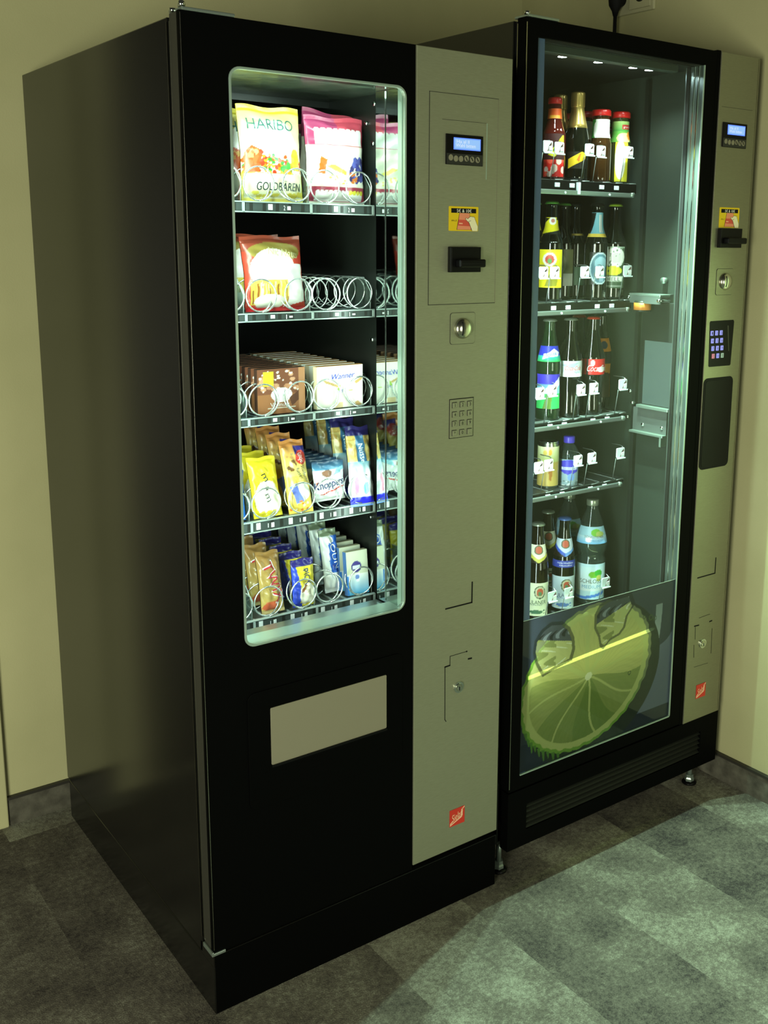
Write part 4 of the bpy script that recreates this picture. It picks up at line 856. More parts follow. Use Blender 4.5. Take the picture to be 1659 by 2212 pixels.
# tray 5
G = 'candy bars on the lowest tray'
tw = bag('candy_bar', 0.052, 0.126, 0.022, (170, 130, 66), [('g', 0.06, 0.9, (206, 176, 96), (150, 112, 60)), ('r', 0, 0.88, 1, 1, (156, 116, 62)), ('p', [(0.0, 0.1), (0.3, 0.02), (0.7, 0.05), (0.6, 0.2), (0.2, 0.2)], (206, 96, 60)), ('r', 0, 0, 1, 0.05, (200, 176, 120))], (120, 90, 50),
         [('TWIX', 0.58, 0.50, 0.026, (242, 240, 236), {'rot': -1.28, 'width': 0.088}), ('TWIX', 0.58, 0.50, 0.0215, (196, 44, 56), {'rot': -1.28, 'width': 0.083})], nx=40, ny=60, seed=31)
tw.v = [((x_, y_ - 0.0006, z_) if c_ == lin((196, 44, 56)) else (x_, y_, z_)) for (x_, y_, z_), c_ in zip(tw.v, [tuple(c) for c in tw.c])]
o = put(tw, 'candy_bar', None, 0.2165, YI - 0.004, Z5, 'gold candy bar with red capitals at the front of the lowest tray', 'chocolate', G, 0.20, rz=0.04)
row(o, 0.05, 5, 'NTH gold candy bar from the front, lowest tray', dz=0.003, jit=0.003, dx=-0.002)
pk = bag('candy_bar', 0.052, 0.100, 0.020, (228, 212, 60), [('p', [(0, 0.9), (0.14, 0.9), (0.36, 0.3), (0.3, 0), (0, 0)], (50, 76, 206)), ('r', 0, 0.86, 1, 1, (44, 38, 120)), ('e', 0.62, 0.26, 0.36, 0.24, (248, 246, 230)), ('p', [(0.32, 0.32), (0.5, 0.48), (0.62, 0.44), (0.45, 0.30)], (150, 96, 50)), ('r', 0, 0, 0.4, 0.06, (40, 60, 200)), ('r', 0.6, 0, 1, 0.05, (220, 200, 50))], (150, 130, 50),
         [('PICK', 0.60, 0.62, 0.013, (30, 50, 120), {'rot': -1.40, 'width': 0.034}), ('UP', 0.62, 0.34, 0.011, (214, 200, 170), {'rot': -1.4})], nx=40, ny=50, seed=32)
o = put(pk, 'candy_bar', None, 0.287, YI - 0.004, Z5, 'yellow and blue biscuit bar at the front of the lowest tray', 'biscuit', G, 0.08)
row(o, 0.045, 6, 'NTH yellow and blue biscuit bar from the front, lowest tray', dz=0.004, jit=0.003)
bo_ = bag('candy_bar', 0.042, 0.136, 0.024, (226, 236, 236), [('p', [(0.42, 0.95), (0.98, 0.95), (1.0, 0.3), (1, 0.0), (0.45, 0.0), (0.3, 0.5)], (40, 96, 196)), ('r', 0, 0.0, 1, 0.30, (236, 242, 242)), ('r', 0, 0.9, 1, 1, (120, 136, 112)), ('e', 0.45, 0.84, 0.2, 0.05, (240, 244, 240)), ('p', [(0.45, 0.45), (0.65, 0.45), (0.5, 0.34)], (30, 56, 150))], (110, 130, 130),
          [('BOUNTY', 0.68, 0.50, 0.0125, (240, 244, 244), {'rot': -1.42, 'width': 0.098})], nx=30, ny=60, seed=33)
o = put(bo_, 'candy_bar', None, 0.378, YI + 0.030, Z5 + 0.002, 'tall white and blue coconut bar at the front of its lane, lowest tray', 'chocolate', G, 0.20, rz=0.02)
row(o, 0.045, 6, 'NTH tall white and blue coconut bar from the front, lowest tray', dz=0.004, jit=0.003, dx=-0.002)
mk = carton(0.052, 0.094, 0.014, (206, 212, 190), [('g', 0.0, 0.46, (70, 180, 236), (236, 242, 240)), ('e', 0.46, 0.64, 0.24, 0.13, (60, 50, 130)), ('r', 0.28, 0.60, 0.64, 0.66, (226, 236, 246)), ('p', [(0.36, 0.5), (0.6, 0.5), (0.56, 0.3), (0.42, 0.3)], (240, 246, 250)), ('e', 0.48, 0.4, 0.10, 0.06, (110, 140, 210)), ('r', 0, 0, 0.06, 0.45, (50, 130, 220))], (70, 110, 170), (180, 176, 140), [], 34, 50)
o = put(mk, 'chocolate_bar', None, 0.416, YI - 0.004, Z5, 'white and sky blue chocolate bar with violet disc, lowest tray', 'chocolate', G, 0.10, rz=-0.02)
row(o, 0.028, 6, 'NTH white and sky blue chocolate bar from the front, lowest tray', dz=0.003)

# ================================================================== DRINKS
def interp(prof, z):
    zs = [p[1] for p in prof]; rs = [p[0] for p in prof]; return float(np.interp(z, zs, rs))
def smooth_prof(prof, n_=40):
    out = []; z0, z1 = prof[0][1], prof[-1][1]
    ts = [0]
    for a, bb in zip(prof[:-1], prof[1:]): ts.append(ts[-1] + math.hypot(a[0] - bb[0], a[1] - bb[1]))
    out = []
    for i in range(len(prof) - 1):
        p0 = prof[max(i - 1, 0)]; p1 = prof[i]; p2 = prof[i + 1]; p3 = prof[min(i + 2, len(prof) - 1)]
        for k in range(4):
            t = k / 4; f = lambda a, bb, c, d: 0.5 * (2 * bb + (c - a) * t + (2 * a - 5 * bb + 4 * c - d) * t * t + (3 * bb - a - 3 * c + d) * t ** 3)
            out.append((max(0.0005, f(p0[0], p1[0], p2[0], p3[0])), f(p0[1], p1[1], p2[1], p3[1])))
    out.append(prof[-1])
    o2 = [out[0]]
    for q in out[1:]:
        o2.append((q[0], max(q[1], o2[-1][1] + 1e-5)))
    return o2
VIEW = math.radians(-90 - 42)       # towards the aisle
def label(prof, z0, z1, half, base, ops, texts=(), nx=40, ny=40, ang=0.0, off=0.0007):
    mb = MB(); a0 = VIEW + math.radians(ang)
    def S(u, v, o_=off):
        z = z0 + v * (z1 - z0); r = interp(prof, z) + o_; a = a0 + (u - 0.5) * 2 * half; return (r * math.cos(a), r * math.sin(a), z)
    mb.add([S(i / nx, j / ny) for j in range(ny + 1) for i in range(nx + 1)], grid_faces(nx, ny), 'print_label', paint(nx, ny, base, ops), True)
    rm = interp(prof, (z0 + z1) / 2); wid = 2 * half * rm; hh_ = z1 - z0
    for t in texts:
        st_, u, v, h, col = t[:5]; kw = t[5] if len(t) > 5 else {}
        mb.text(st_, lambda X, Z: S(X / wid, Z / hh_, off + 0.0006), u * wid, v * hh_, h, 'print_label', lin(col), **kw)
    return mb
def bottle(prof, glass, labelz, capm, capz, x, y, z, lab, cat, group, name='bottle', labels=(), cap='crown', fill=None, extra=None):
    root = empty(name, (x, y, z), lab, cat, group)
    P = smooth_prof(prof)
    MB().lathe(P, glass, seg=32).build('glass_body', root)
    if fill:
        fm_, fz = fill; q = [(max(r - 0.002, 0.001), zz) for r, zz in P if 0.003 < zz < fz]; MB().lathe(q, fm_, seg=28).build('drink', root)
    for lb in labels: label(P, *lb[0], **(lb[1] if len(lb) > 1 else {})).build('paper_label', root)
    rt = P[-1][0]; zt = P[-1][1]; c = MB()
    if cap == 'crown':
        prof_ = [(rt + 0.004, 0), (rt + 0.0036, 0.002), (rt + 0.0012, 0.0055), (rt * 0.6, 0.0066), (0.0, 0.0068)]
        vs = []; fs = []; S_ = 42
        for i, (r, zz) in enumerate(prof_):
            for k in range(S_):
                rr_ = r + (0.0006 * (1 if k % 2 else -1) if i < 2 else 0); t = 2 * PI * k / S_; vs.append((rr_ * math.cos(t), rr_ * math.sin(t), zt - 0.002 + zz))
        for i in range(len(prof_) - 1):
            for k in range(S_): k2 = (k + 1) % S_; fs.append((i * S_ + k, i * S_ + k2, (i + 1) * S_ + k2, (i + 1) * S_ + k))
        c.add(vs, fs, capm, smooth=True)
    elif cap == 'screw':
        c.lathe([(rt + 0.0015, -0.014), (rt + 0.002, -0.012), (rt + 0.002, 0.001), (rt + 0.0005, 0.003), (0.0, 0.0032)], capm, seg=30, z0=zt)
    elif cap == 'wide':
        c.lathe([(rt + 0.001, -0.012), (rt + 0.0022, -0.011), (rt + 0.0022, 0.000), (rt, 0.003), (0.0, 0.0034)], capm, seg=30, z0=zt)
    elif cap == 'foil':
        q = [(r + 0.0008, zz) for r, zz in P if zz > capz]; c.lathe(q + [(q[-1][0] * 0.7, q[-1][1] + 0.0022), (0.0, q[-1][1] + 0.003)], capm, seg=28)
    c.build('cap' if cap != 'foil' else 'foil_neck', root)
    if extra: extra(root, P)
    return root
YB2 = 0.235
beer = [(0.0, 0.0), (0.024, 0.0), (0.0300, 0.004), (0.0305, 0.02), (0.0305, 0.128), (0.029, 0.143), (0.020, 0.165), (0.0150, 0.185), (0.0138, 0.222), (0.0140, 0.228), (0.0135, 0.2335)]
GD = 'bottles on the top shelf of the drinks machine'
# --- top shelf
wb = [(0.0, 0), (0.022, 0), (0.027, 0.004), (0.0275, 0.02), (0.0275, 0.098), (0.023, 0.118), (0.0165, 0.142), (0.0150, 0.165), (0.0150, 0.182), (0.0145, 0.186)]
b11 = bottle(wb, 'red_drink', None, 'cap_red', None, 1.030, YB2, 1.6175, 'red aperitif bottle with orange neck band and red cap, top shelf', 'bottle', GD,
    labels=[((0.140, 0.163, 2.6, (226, 92, 36), [('r', 0.35, 0.05, 0.65, 0.35, (240, 170, 60))]),), ((0.045, 0.105, 0.95, (60, 24, 26), [('p', [(0.25, 0.2), (0.9, 0.95), (1.0, 0.95), (1, 0.6), (0.55, 0.1)], (214, 206, 50)), ('p', [(0.45, 0.35), (0.6, 0.6), (0.7, 0.6), (0.6, 0.3)], (40, 60, 40))]),), ((0.006, 0.046, 1.0, (214, 40, 34), [('b', 14, 0, 0, 1, 1, 0.12, 0.2, [(236, 90, 70), (190, 20, 24), (240, 210, 200)], 2)]),)], cap='wide')
pic = [(0.0, 0), (0.024, 0), (0.0295, 0.005), (0.030, 0.02), (0.030, 0.085), (0.0275, 0.108), (0.0205, 0.140), (0.0165, 0.160), (0.0150, 0.172), (0.0162, 0.176), (0.0162, 0.203), (0.0145, 0.207)]
def pl_extra(root, P): pass
b12 = bottle(pic, 'dark_glass', None, 'gold_foil', 0.118, 1.1045, YB2, 1.6175, 'small sparkling wine bottle with gold foil neck at the front, top shelf', 'bottle', GD,
    labels=[((0.028, 0.068, 0.85, (26, 20, 16), [('p', [(0.08, 0.0), (0.08, 0.55), (0.75, 1.0), (0.98, 0.85), (0.92, 0.55)], (228, 190, 40)), ('p', [(0.5, 0.5), (0.65, 0.9), (0.72, 0.9), (0.62, 0.4)], (206, 110, 40))]),)], cap='foil')
dup(b12, (1.1045, YB2 + 0.062, 1.6175), 'sparkling wine bottle with gold foil neck directly behind the front one, top shelf')
jc = [(0.0, 0), (0.022, 0), (0.0262, 0.004), (0.0270, 0.02), (0.0270, 0.085), (0.0255, 0.098), (0.0215, 0.115), (0.0205, 0.125), (0.0205, 0.148), (0.0200, 0.153), (0.0195, 0.158), (0.0215, 0.160), (0.0215, 0.1705)]
LJ = [((0.106, 0.150, 1.5, (246, 246, 238), [('r', 0.0, 0.0, 0.26, 1, (60, 150, 60)), ('e', 0.28, 0.45, 0.12, 0.4, (246, 246, 238))]),)]
b13 = bottle(jc, 'amber_drink', None, 'cap_red', None, 1.185, YB2, 1.6175, 'apple juice bottle, white neck label and red lid, front of top shelf', 'bottle', GD, labels=LJ, cap='wide')
b14 = bottle(jc, 'olive_drink', None, 'cap_red', None, 1.2535, YB2, 1.6175, 'orange juice bottle, tall yellow label and red lid, front of top shelf', 'bottle', GD,
    labels=[((0.100, 0.150, 1.7, (96, 160, 70), [('g', 0.55, 1.0, (60, 140, 60), (170, 200, 120)), ('r', 0.55, 0.62, 0.95, 0.84, (176, 50, 44)), ('e', 0.62, 0.2, 0.25, 0.25, (242, 226, 150)), ('e', 0.82, 0.3, 0.1, 0.22, (226, 140, 50))], [('granini', 0.74, 0.73, 0.005, (240, 220, 210), {'width': 0.022})]),), ((0.004, 0.100, 0.62, (232, 226, 60), [('e', 0.4, 0.55, 0.40, 0.5, (250, 250, 240))]), {'ang': 8})], cap='wide')
for k, (src, lb) in enumerate(((b13, 'apple juice bottle with red lid'), (b14, 'orange juice bottle with red lid'))):
    for j in (1, 2): dup(src, (src.location.x, YB2 + 0.060 * j, 1.6175), f'{lb}, {("second", "third")[j - 1]} from the front on the top shelf')
# --- second shelf
GD = 'beer bottles on the second shelf of the drinks machine'
ZS = 1.3295
ye = (236, 222, 40)
b21 = bottle(beer, 'dark_glass', None, 'cap_green', None, 1.030, YB2, ZS, 'beer bottle with bright yellow labels at the front of the second shelf', 'beer bottle', GD,
    labels=[((0.033, 0.124, 1.05, ye, [('e', 0.46, 0.74, 0.27, 0.18, (240, 240, 226)), ('e', 0.46, 0.74, 0.17, 0.12, (206, 80, 60)), ('e', 0.46, 0.70, 0.09, 0.06, (70, 150, 60)), ('p', [(0.3, 0.05), (0.45, 0.35), (0.85, 0.4), (0.75, 0.05)], (150, 146, 40))]),),
            ((0.160, 0.200, 1.5, ye, [('p', [(0, 0.0), (1, 0.28), (1, 0), (0, 0)], (28, 30, 22)), ('p', [(0, 0.6), (0.4, 0.95), (0.0, 1.0)], (28, 30, 22)), ('e', 0.56, 0.80, 0.20, 0.24, (242, 240, 230)), ('e', 0.56, 0.80, 0.10, 0.12, (196, 130, 110)), ('r', 0.8, 0.85, 1, 1, (28, 30, 22))]),)])
b22 = bottle(beer, 'dark_glass', None, 'cap_green', None, 1.130, 0.300, ZS, 'beer bottle with green cap and grey white label set back, second shelf', 'beer bottle', GD,
    labels=[((0.033, 0.124, 1.0, (140, 140, 100), [('e', 0.35, 0.6, 0.30, 0.3, (190, 190, 150)), ('r', 0.55, 0, 1, 0.34, (240, 240, 232)), ('p', [(0.1, 0.62), (0.45, 0.50), (0.45, 0.56), (0.1, 0.74)], (244, 244, 236))]),)])
b24 = bottle(beer, 'dark_glass', None, 'cap_dark', None, 1.184, YB2, ZS, 'stout bottle with blue neck foil and oval label, front of second shelf', 'beer bottle', GD,
    labels=[((0.155, 0.215, 1.35, (120, 180, 196), [('p', [(0, 0), (0, 1), (0.42, 1), (0.12, 0.0)], (24, 26, 20)), ('r', 0.0, 0.0, 1, 0.14, (236, 206, 90)), ('r', 0.62, 0.2, 0.66, 0.9, (240, 226, 210)), ('r', 0.72, 0.2, 0.75, 0.9, (226, 206, 190))]),),
            ((0.038, 0.118, 0.72, (26, 28, 24), [('e', 0.62, 0.5, 0.60, 0.5, (190, 214, 220)), ('e', 0.64, 0.5, 0.54, 0.45, (86, 130, 146)), ('e', 0.66, 0.66, 0.36, 0.2, (150, 190, 206)), ('e', 0.6, 0.3, 0.3, 0.14, (110, 110, 96)), ('r', 0.6, 0.1, 0.86, 0.4, (146, 180, 200))]), {'ang': 8})])
bottle(beer, 'dark_glass', None, 'cap_dark', None, 1.170, 0.300, ZS, 'dark beer bottle with thin gold neck ring between two others, second shelf', 'beer bottle', GD,
    labels=[((0.158, 0.163, 1.4, (150, 130, 60), []),), ((0.034, 0.080, 0.9, (70, 92, 70), []),)])
b25 = bottle(beer, 'dark_glass', None, 'cap_lime', None, 1.248, YB2, ZS, 'beer bottle with lime cap and round white emblem, right end of second shelf', 'beer bottle', GD,
    labels=[((0.028, 0.132, 0.95, (60, 84, 60), [('r', 0, 0.97, 1, 1, (150, 170, 150)), ('e', 0.52, 0.74, 0.46, 0.24, (232, 238, 228)), ('e', 0.56, 0.73, 0.24, 0.13, (210, 218, 204)), ('b', 14, 0.1, 0.55, 0.95, 0.95, 0.035, 0.02, [(110, 130, 106)], 3), ('e', 0.45, 0.42, 0.42, 0.11, (226, 226, 60)), ('e', 0.25, 0.42, 0.05, 0.03, (90, 130, 50)), ('r', 0.05, 0.16, 0.95, 0.28, (224, 234, 220)), ('r', 0.05, 0.04, 0.9, 0.06, (150, 160, 150))], [('HELL', 0.48, 0.22, 0.010, (70, 100, 74), {'width': 0.034})]),)])
dup(b21, (1.030, 0.300, ZS), 'yellow labelled beer bottle second in its lane, second shelf')
# --- third shelf
GD = 'soft drink bottles on the third shelf of the drinks machine'
ZS = 1.037
col_ = [(0.0, 0), (0.024, 0), (0.0285, 0.004), (0.0290, 0.02), (0.0275, 0.050), (0.0295, 0.090), (0.0320, 0.104), (0.0320, 0.142), (0.0285, 0.160), (0.019, 0.190), (0.0145, 0.215), (0.0138, 0.238), (0.0135, 0.2445)]
spr = [(0.0, 0), (0.026, 0), (0.0300, 0.004), (0.0305, 0.03), (0.0295, 0.10), (0.031, 0.125), (0.029, 0.150), (0.019, 0.195), (0.0145, 0.220), (0.0138, 0.240), (0.0135, 0.2445)]
b31 = bottle(spr, 'green_glass', None, 'cap_silver', None, 1.034, YB2, ZS, 'lemonade bottle with blue and green labels at the front of the third shelf', 'bottle', GD,
    labels=[((0.145, 0.183, 1.25, (50, 60, 200), [('g', 0.0, 0.38, (60, 190, 90), (60, 190, 190)), ('p', [(0.25, 0.12), (0.3, 0.5), (0.5, 0.6), (0.7, 0.85), (0.95, 0.6), (0.85, 0.35), (0.5, 0.3)], (240, 246, 250))], [('Sprite', 0.58, 0.50, 0.009, (60, 110, 180), {'width': 0.026, 'rot': 0.2})]),),
            ((0.028, 0.114, 1.15, (60, 196, 100), [('g', 0.45, 1.0, (150, 220, 210), (70, 60, 206)), ('r', 0, 0.72, 1, 1, (72, 60, 206)), ('p', [(0.35, 0.42), (0.4, 0.6), (0.7, 0.72), (0.95, 0.92), (1, 0.7), (0.7, 0.5)], (242, 246, 250)), ('p', [(0.3, 0.0), (0.45, 0.42), (0.65, 0.42), (0.6, 0.0)], (96, 130, 50))]),)])
b32 = bottle(col_, 'dark_glass', None, 'cap_silver', None, 1.1045, YB2, ZS, 'light cola bottle with silver white label at the front of the third shelf', 'bottle', GD,
    labels=[((0.103, 0.143, 1.25, (216, 228, 230), [('p', [(0.15, 0.75), (0.8, 0.9), (0.6, 0.55)], (180, 200, 206)), ('e', 0.5, 0.1, 0.6, 0.16, (240, 244, 246))], [('Coca-Cola', 0.62, 0.56, 0.011, (212, 90, 90), {'width': 0.042, 'shear': 0.3}), ('light', 0.74, 0.30, 0.005, (110, 130, 136), {'width': 0.014})]),)])
b33 = bottle(col_, 'dark_glass', None, 'cap_orange', None, 1.185, YB2, ZS, 'cola bottle with bright red label and red cap, front of third shelf', 'bottle', GD,
    labels=[((0.103, 0.143, 1.25, (226, 46, 46), [('r', 0.30, 0.0, 0.36, 1, (30, 20, 14)), ('r', 0.0, 0.0, 0.30, 1, (150, 34, 34)), ('e', 0.50, 0.75, 0.06, 0.2, (246, 240, 236)), ('e', 0.80, 0.34, 0.16, 0.18, (248, 244, 242))], [('Coca-Cola', 0.70, 0.42, 0.016, (250, 246, 244), {'width': 0.060, 'shear': 0.3})]),)])
dup(b33, (1.197, 0.300, ZS), 'cola bottle with red label second in its lane, third shelf')
b34 = bottle(spr, 'brown_glass', None, 'cap_dark', None, 1.279, 0.302, ZS, 'cola mix bottle with orange labels half hidden at the back, third shelf', 'bottle', GD,
    labels=[((0.150, 0.185, 1.5, (232, 150, 40), [('e', 0.62, 0.5, 0.14, 0.3, (36, 40, 70))]),), ((0.028, 0.118, 1.15, (226, 150, 50), [('p', [(0.1, 0), (1, 0.0), (1, 0.7), (0.3, 0.82), (0.2, 0.4)], (60, 40, 20)), ('p', [(0.3, 0.85), (0.6, 0.7), (0.66, 0.8), (0.4, 0.95)], (40, 70, 140))]),)])
# --- fourth shelf
GD = 'drinks on the fourth shelf of the drinks machine'
ZS = 0.8595
can = empty('drink_can', (1.041, YB2, ZS - 0.004), 'slim golden drink can at the front of the fourth shelf', 'can', GD)
cpf = [(0.020, 0.0), (0.0235, 0.004), (0.0265, 0.010), (0.0265, 0.112), (0.0240, 0.120), (0.0240, 0.1235), (0.0225, 0.1235), (0.0220, 0.121), (0.0, 0.121)]
mb = MB(); mb.lathe(cpf, 'nickel', seg=32); mb.build('can_body', can)
label([(r, z_) for r, z_ in cpf[:4]], 0.011, 0.1115, 3.1, (206, 180, 96), [('e', 0.54, 0.45, 0.03, 0.32, (180, 120, 50)), ('g', 0.62, 1.0, (196, 206, 130), (224, 226, 180)), ('e', 0.53, 0.86, 0.03, 0.08, (240, 180, 70)), ('e', 0.45, 0.85, 0.03, 0.06, (220, 190, 90))], nx=80, ny=40).build('can_print', can)
MB().lathe([(0.024, 0.1195), (0.0248, 0.1215), (0.0243, 0.1242), (0.0228, 0.1236)], 'chrome', seg=32).build('rim', can)
wsm = [(0.0, 0), (0.022, 0), (0.0255, 0.004), (0.026, 0.02), (0.026, 0.080), (0.0255, 0.090), (0.018, 0.105), (0.0125, 0.113), (0.0120, 0.121), (0.0125, 0.128)]
bottle(wsm, 'clear_glass', None, 'cap_violet', None, 1.1125, YB2, ZS - 0.007, 'small water bottle with violet label and cap, fourth shelf', 'water bottle', GD,
    labels=[((0.004, 0.074, 1.15, (150, 176, 186), [('p', [(0.1, 0.55), (0.1, 0.92), (0.5, 1.0), (0.95, 0.92), (0.95, 0.55), (0.55, 0.40)], (72, 66, 200)), ('e', 0.62, 0.34, 0.16, 0.14, (120, 160, 226)), ('r', 0.16, 0.62, 0.88, 0.72, (220, 230, 246)), ('b', 20, 0, 0, 1, 0.2, 0.05, 0.03, [(220, 230, 226), (110, 130, 130)], 2)], [('Gerolsteiner', 0.52, 0.67, 0.005, (72, 66, 180), {'width': 0.032})]),), ((0.080, 0.088, 0.01, (200, 220, 220), []),)], cap='screw', fill=('water', 0.085))
# --- lowest shelf
GD = 'bottles on the lowest shelf of the drinks machine'
ZS = 0.519
paul = [(0.0, 0), (0.024, 0), (0.0300, 0.005), (0.0305, 0.02), (0.0305, 0.118), (0.0285, 0.140), (0.0225, 0.175), (0.0165, 0.205), (0.0142, 0.225), (0.0138, 0.240), (0.0135, 0.246)]
def paul_lbl(c1, c2, c3, txt):
    return [((0.010, 0.098, 1.2, (232, 238, 206) if c1 == 0 else (206, 226, 236), [('e', 0.62, 0.72, 0.20, 0.20, (70, 90, 60)), ('e', 0.62, 0.72, 0.17, 0.17, (206, 206, 170)), ('e', 0.62, 0.72, 0.12, 0.12, (196, 90, 60)), ('e', 0.62, 0.68, 0.07, 0.07, (96, 140, 96)), ('r', 0, 0.28, 1, 0.30, c3), ('b', 20, 0.1, 0.06, 0.9, 0.16, 0.05, 0.02, [c3, (214, 220, 190)], 3), ('e', 0.5, 0.12, 0.25, 0.06, c3)], [(txt, 0.46, 0.42, 0.010, c2, {'width': 0.058}), ('MÜNCHEN', 0.5, 0.34, 0.0035, c3, {'width': 0.03})]),),
            ((0.150, 0.196, 1.4, (236, 236, 210) if c1 == 0 else (206, 224, 240), [('p', [(0, 0), (0, 0.75), (0.55, 0.05), (1, 0.6), (1, 0)], (30, 22, 12)), ('p', [(0, 0.55), (0.0, 0.75), (0.55, 0.2), (0.55, 0.0)], (206, 200, 90) if c1 == 0 else (60, 96, 206)), ('p', [(0.55, 0.0), (0.55, 0.2), (1.0, 0.5), (1, 0.38)], (206, 200, 90) if c1 == 0 else (110, 160, 226)), ('e', 0.55, 0.72, 0.20, 0.26, (96, 110, 80)), ('e', 0.55, 0.72, 0.15, 0.2, (196, 96, 70))]),)]
b51 = bottle(paul, 'brown_glass', None, 'cap_silver', None, 1.014, YB2, ZS, 'wheat beer bottle with cream green lettered label, front of lowest shelf', 'beer bottle', GD, labels=paul_lbl(0, (60, 96, 60), (70, 120, 90), 'PAULANER'))
b52 = bottle(paul, 'dark_glass', None, 'cap_blue', None, 1.107, YB2, ZS, 'wheat beer bottle with pale blue labels and blue band, lowest shelf', 'beer bottle', GD,
    labels=paul_lbl(1, (70, 90, 130), (90, 130, 200), 'PAULANER') + [((0.122, 0.140, 1.3, (54, 70, 170), [], [('Hefe-Weißbier', 0.56, 0.68, 0.0045, (226, 234, 250), {'width': 0.044}), ('Alkoholfrei', 0.56, 0.32, 0.0045, (226, 234, 250), {'width': 0.034})]),)])
dup(b51, (1.118, 0.312, ZS), 'wheat beer bottle standing in the gap behind the two in front, lowest shelf')
wat = [(0.0, 0), (0.032, 0), (0.0400, 0.006), (0.0405, 0.03), (0.0405, 0.115), (0.0395, 0.122), (0.0360, 0.135), (0.0415, 0.152), (0.0430, 0.170), (0.0400, 0.190), (0.030, 0.222), (0.0200, 0.248), (0.0155, 0.262), (0.0145, 0.275), (0.0142, 0.282)]
WL = [((0.172, 0.216, 1.15, (150, 190, 206), [('g', 0.0, 0.45, (110, 176, 226), (176, 206, 216)), ('e', 0.62, 0.66, 0.16, 0.22, (110, 176, 60)), ('e', 0.74, 0.58, 0.14, 0.16, (160, 180, 96)), ('e', 0.4, 0.26, 0.1, 0.16, (240, 246, 250))], [('TÖNISSTEINER', 0.56, 0.42, 0.0055, (100, 96, 90), {'width': 0.052}), ('MEDIUM', 0.64, 0.20, 0.005, (90, 140, 190), {'width': 0.032})]),),
      ((0.018, 0.116, 1.15, (190, 224, 238), [('g', 0.25, 0.9, (226, 240, 246), (200, 230, 240)), ('e', 0.58, 0.70, 0.15, 0.10, (120, 190, 60)), ('e', 0.72, 0.74, 0.12, 0.10, (70, 176, 60)), ('e', 0.74, 0.60, 0.08, 0.10, (196, 200, 100)), ('p', [(0, 0.10), (0.4, 0.10), (0.95, 0.22), (0.95, 0.14), (0.4, 0.02), (0, 0.02)], (76, 130, 220))], [('SCHLOSS', 0.5, 0.52, 0.011, (96, 110, 96), {'width': 0.058}), ('MEDIUM', 0.52, 0.36, 0.009, (120, 180, 210), {'width': 0.05})]),)]
b53 = bottle(wat, 'clear_glass', None, 'cap_silver', None, 1.206, YB2, ZS, 'large clear mineral water bottle with leaf labels, front of lowest shelf', 'water bottle', GD, labels=WL, cap='screw', fill=('water', 0.222))
dup(b53, (1.206, 0.325, ZS), 'large mineral water bottle behind the other large one, lowest shelf')

# ================================================================== CABLE AND SOCKET on the right wall
cb = empty('power_plug', (XR, 0.493, 2.13), 'black power plug with cable hanging down behind the drinks machine', 'plug')
def rel(pts, o): return [(a - o.location.x, bb - o.location.y, c - o.location.z) for a, bb, c in pts]
mb = MB(); mb.lathe([(0.006, 0.0), (0.010, 0.014), (0.0185, 0.028), (0.0205, 0.045), (0.0185, 0.062), (0.0, 0.066)], 'rubber_black', -0.035, 0.0, 20, z0=-0.045); mb.tube([(-0.035, 0, 0.0), (-0.006, 0, 0.0)], 0.017, 'rubber_black', 16); mb.build('plug_body', cb)
MB().tube([(-0.035, 0, -0.04), (-0.034, 0.001, -0.10), (-0.030, 0.003, -0.17), (-0.026, 0.003, -0.30), (-0.024, 0.003, -0.6)], 0.0052, 'rubber_black', 10).build('cable', cb)
so = empty('wall_socket', (XR, 0.43, 2.135), 'pale wall socket plate above the drinks machine', 'socket')
mb = MB(); mb.box(-0.010, 0, -0.055, 0.095, -0.045, 0.045, 'outlet_white', bev=0.003); mb.box(-0.014, -0.010, -0.046, 0.034, -0.036, 0.036, 'outlet_white', bev=0.003); mb.build('face_plate', so)
MB().tube([(-0.0145, -0.008, 0), (-0.0125, -0.008, 0)], 0.02, 'groove_line', 20).build('socket_well', so)

# ================================================================== LIGHT
def area(name, loc, tgt, sx, sy, p, col, spread=180):
    d = bpy.data.lights.new(name, 'AREA'); d.shape = 'RECTANGLE'; d.size = sx; d.size_y = sy; d.energy = p; d.color = col; d.spread = math.radians(spread)
    o = bpy.data.objects.new(name, d); C.objects.link(o); o.location = loc
    o.rotation_euler = (Vector(tgt) - Vector(loc)).to_track_quat('-Z', 'Y').to_euler(); return o
COOL = (0.78, 1.0, 0.90)
# snack machine: tube behind the left door frame, and one along the top
area('lamp_left', (0.060, 0.030, 1.245), (0.30, 0.20, 1.245), 0.03, 0.96, 4.3, COOL)
area('lamp_top', (0.26, 0.045, 1.748), (0.26, 0.13, 1.60), 0.34, 0.02, 0.9, COOL)
area('lamp_inner_right', (0.432, 0.030, 1.22), (0.25, 0.22, 1.22), 0.02, 0.9, 1.0, COOL)
for lx in (0.9186, 1.0282, 1.1412, 1.1952):
    d = bpy.data.lights.new('cooler_spot', 'SPOT'); d.energy = 3.2; d.color = (0.80, 1.0, 0.92); d.spot_size = math.radians(120); d.spot_blend = 0.6; d.shadow_soft_size = 0.008
    o = bpy.data.objects.new('cooler_spot', d); C.objects.link(o); o.location = (lx, 0.093, 1.866); o.rotation_euler = (0.05, 0, 0)
area('cooler_fill', (0.785, 0.040, 0.98), (1.12, 0.24, 0.95), 0.02, 1.0, 4.6, (0.80, 1.0, 0.94))  # unseen fill added to brighten the lower shelves
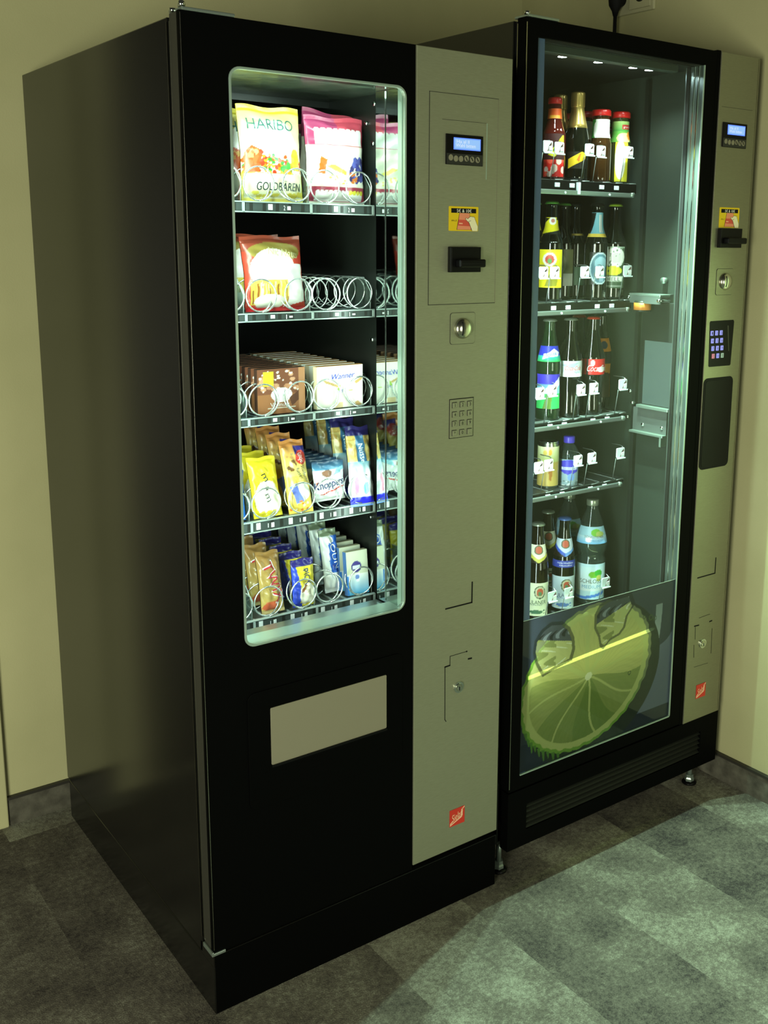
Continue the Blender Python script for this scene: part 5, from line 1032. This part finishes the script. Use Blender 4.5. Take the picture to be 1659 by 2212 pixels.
# room: daylight from a doorway behind and left of the camera
area('doorway_light', (-2.2, -1.9, 0.95), (0.2, 0.9, 0.55), 0.9, 1.5, 62, (0.98, 1.0, 0.78), 150)
area('corridor_light', (0.6, -3.4, 1.0), (1.5, 0.0, 0.6), 0.9, 1.2, 13, (0.98, 1.0, 0.78), 120)
for lx, en in ((0.96, 130), (1.085, 140)):      # extra pair of spots added between the lamps to light the carpet through the glass
    d = bpy.data.lights.new('cooler_spot', 'SPOT'); d.energy = en; d.color = (0.66, 1.0, 0.82); d.spot_size = math.radians(88); d.spot_blend = 0.5; d.shadow_soft_size = 0.004
    o = bpy.data.objects.new('cooler_spot', d); C.objects.link(o); o.location = (lx, 0.093, 1.866); o.rotation_euler = (Vector((lx + 0.05, -0.95, 0)) - Vector(o.location)).to_track_quat('-Z', 'Y').to_euler()

w = bpy.data.worlds.new('World'); bpy.context.scene.world = w; w.use_nodes = True
w.node_tree.nodes['Background'].inputs[0].default_value = (0.5, 0.5, 0.36, 1); w.node_tree.nodes['Background'].inputs[1].default_value = 0.055

# ================================================================== CAMERA
cam = bpy.data.cameras.new('Camera'); co = bpy.data.objects.new('Camera', cam); C.objects.link(co)
y_, p_, r_ = 0.6582, -0.1935, 0.0131
fw = Vector((math.sin(y_) * math.cos(p_), math.cos(y_) * math.cos(p_), math.sin(p_))); rt = Vector((math.cos(y_), -math.sin(y_), 0)); up = rt.cross(fw)
rt2 = math.cos(r_) * rt + math.sin(r_) * up; up2 = -math.sin(r_) * rt + math.cos(r_) * up
mm_ = Matrix((rt2, up2, -fw)).transposed().to_4x4(); mm_.translation = Vector((-0.7129, -1.6723, 1.4783)); co.matrix_world = mm_
cam.sensor_fit = 'VERTICAL'; cam.sensor_height = 36; cam.lens = 2249.13 * 36 / 2212
cam.shift_x = -(996.32 - 829.5) / 2212; cam.shift_y = (954.47 - 1106) / 2212; cam.clip_start = 0.02
S = bpy.context.scene; S.camera = co
S.view_settings.view_transform = 'Standard'; S.view_settings.look = 'None'; S.view_settings.exposure = 0.0
S.cycles.max_bounces = 10; S.cycles.transparent_max_bounces = 24; S.cycles.sample_clamp_indirect = 4.0; S.cycles.caustics_reflective = False; S.cycles.caustics_refractive = False
S.cycles.use_denoising = True
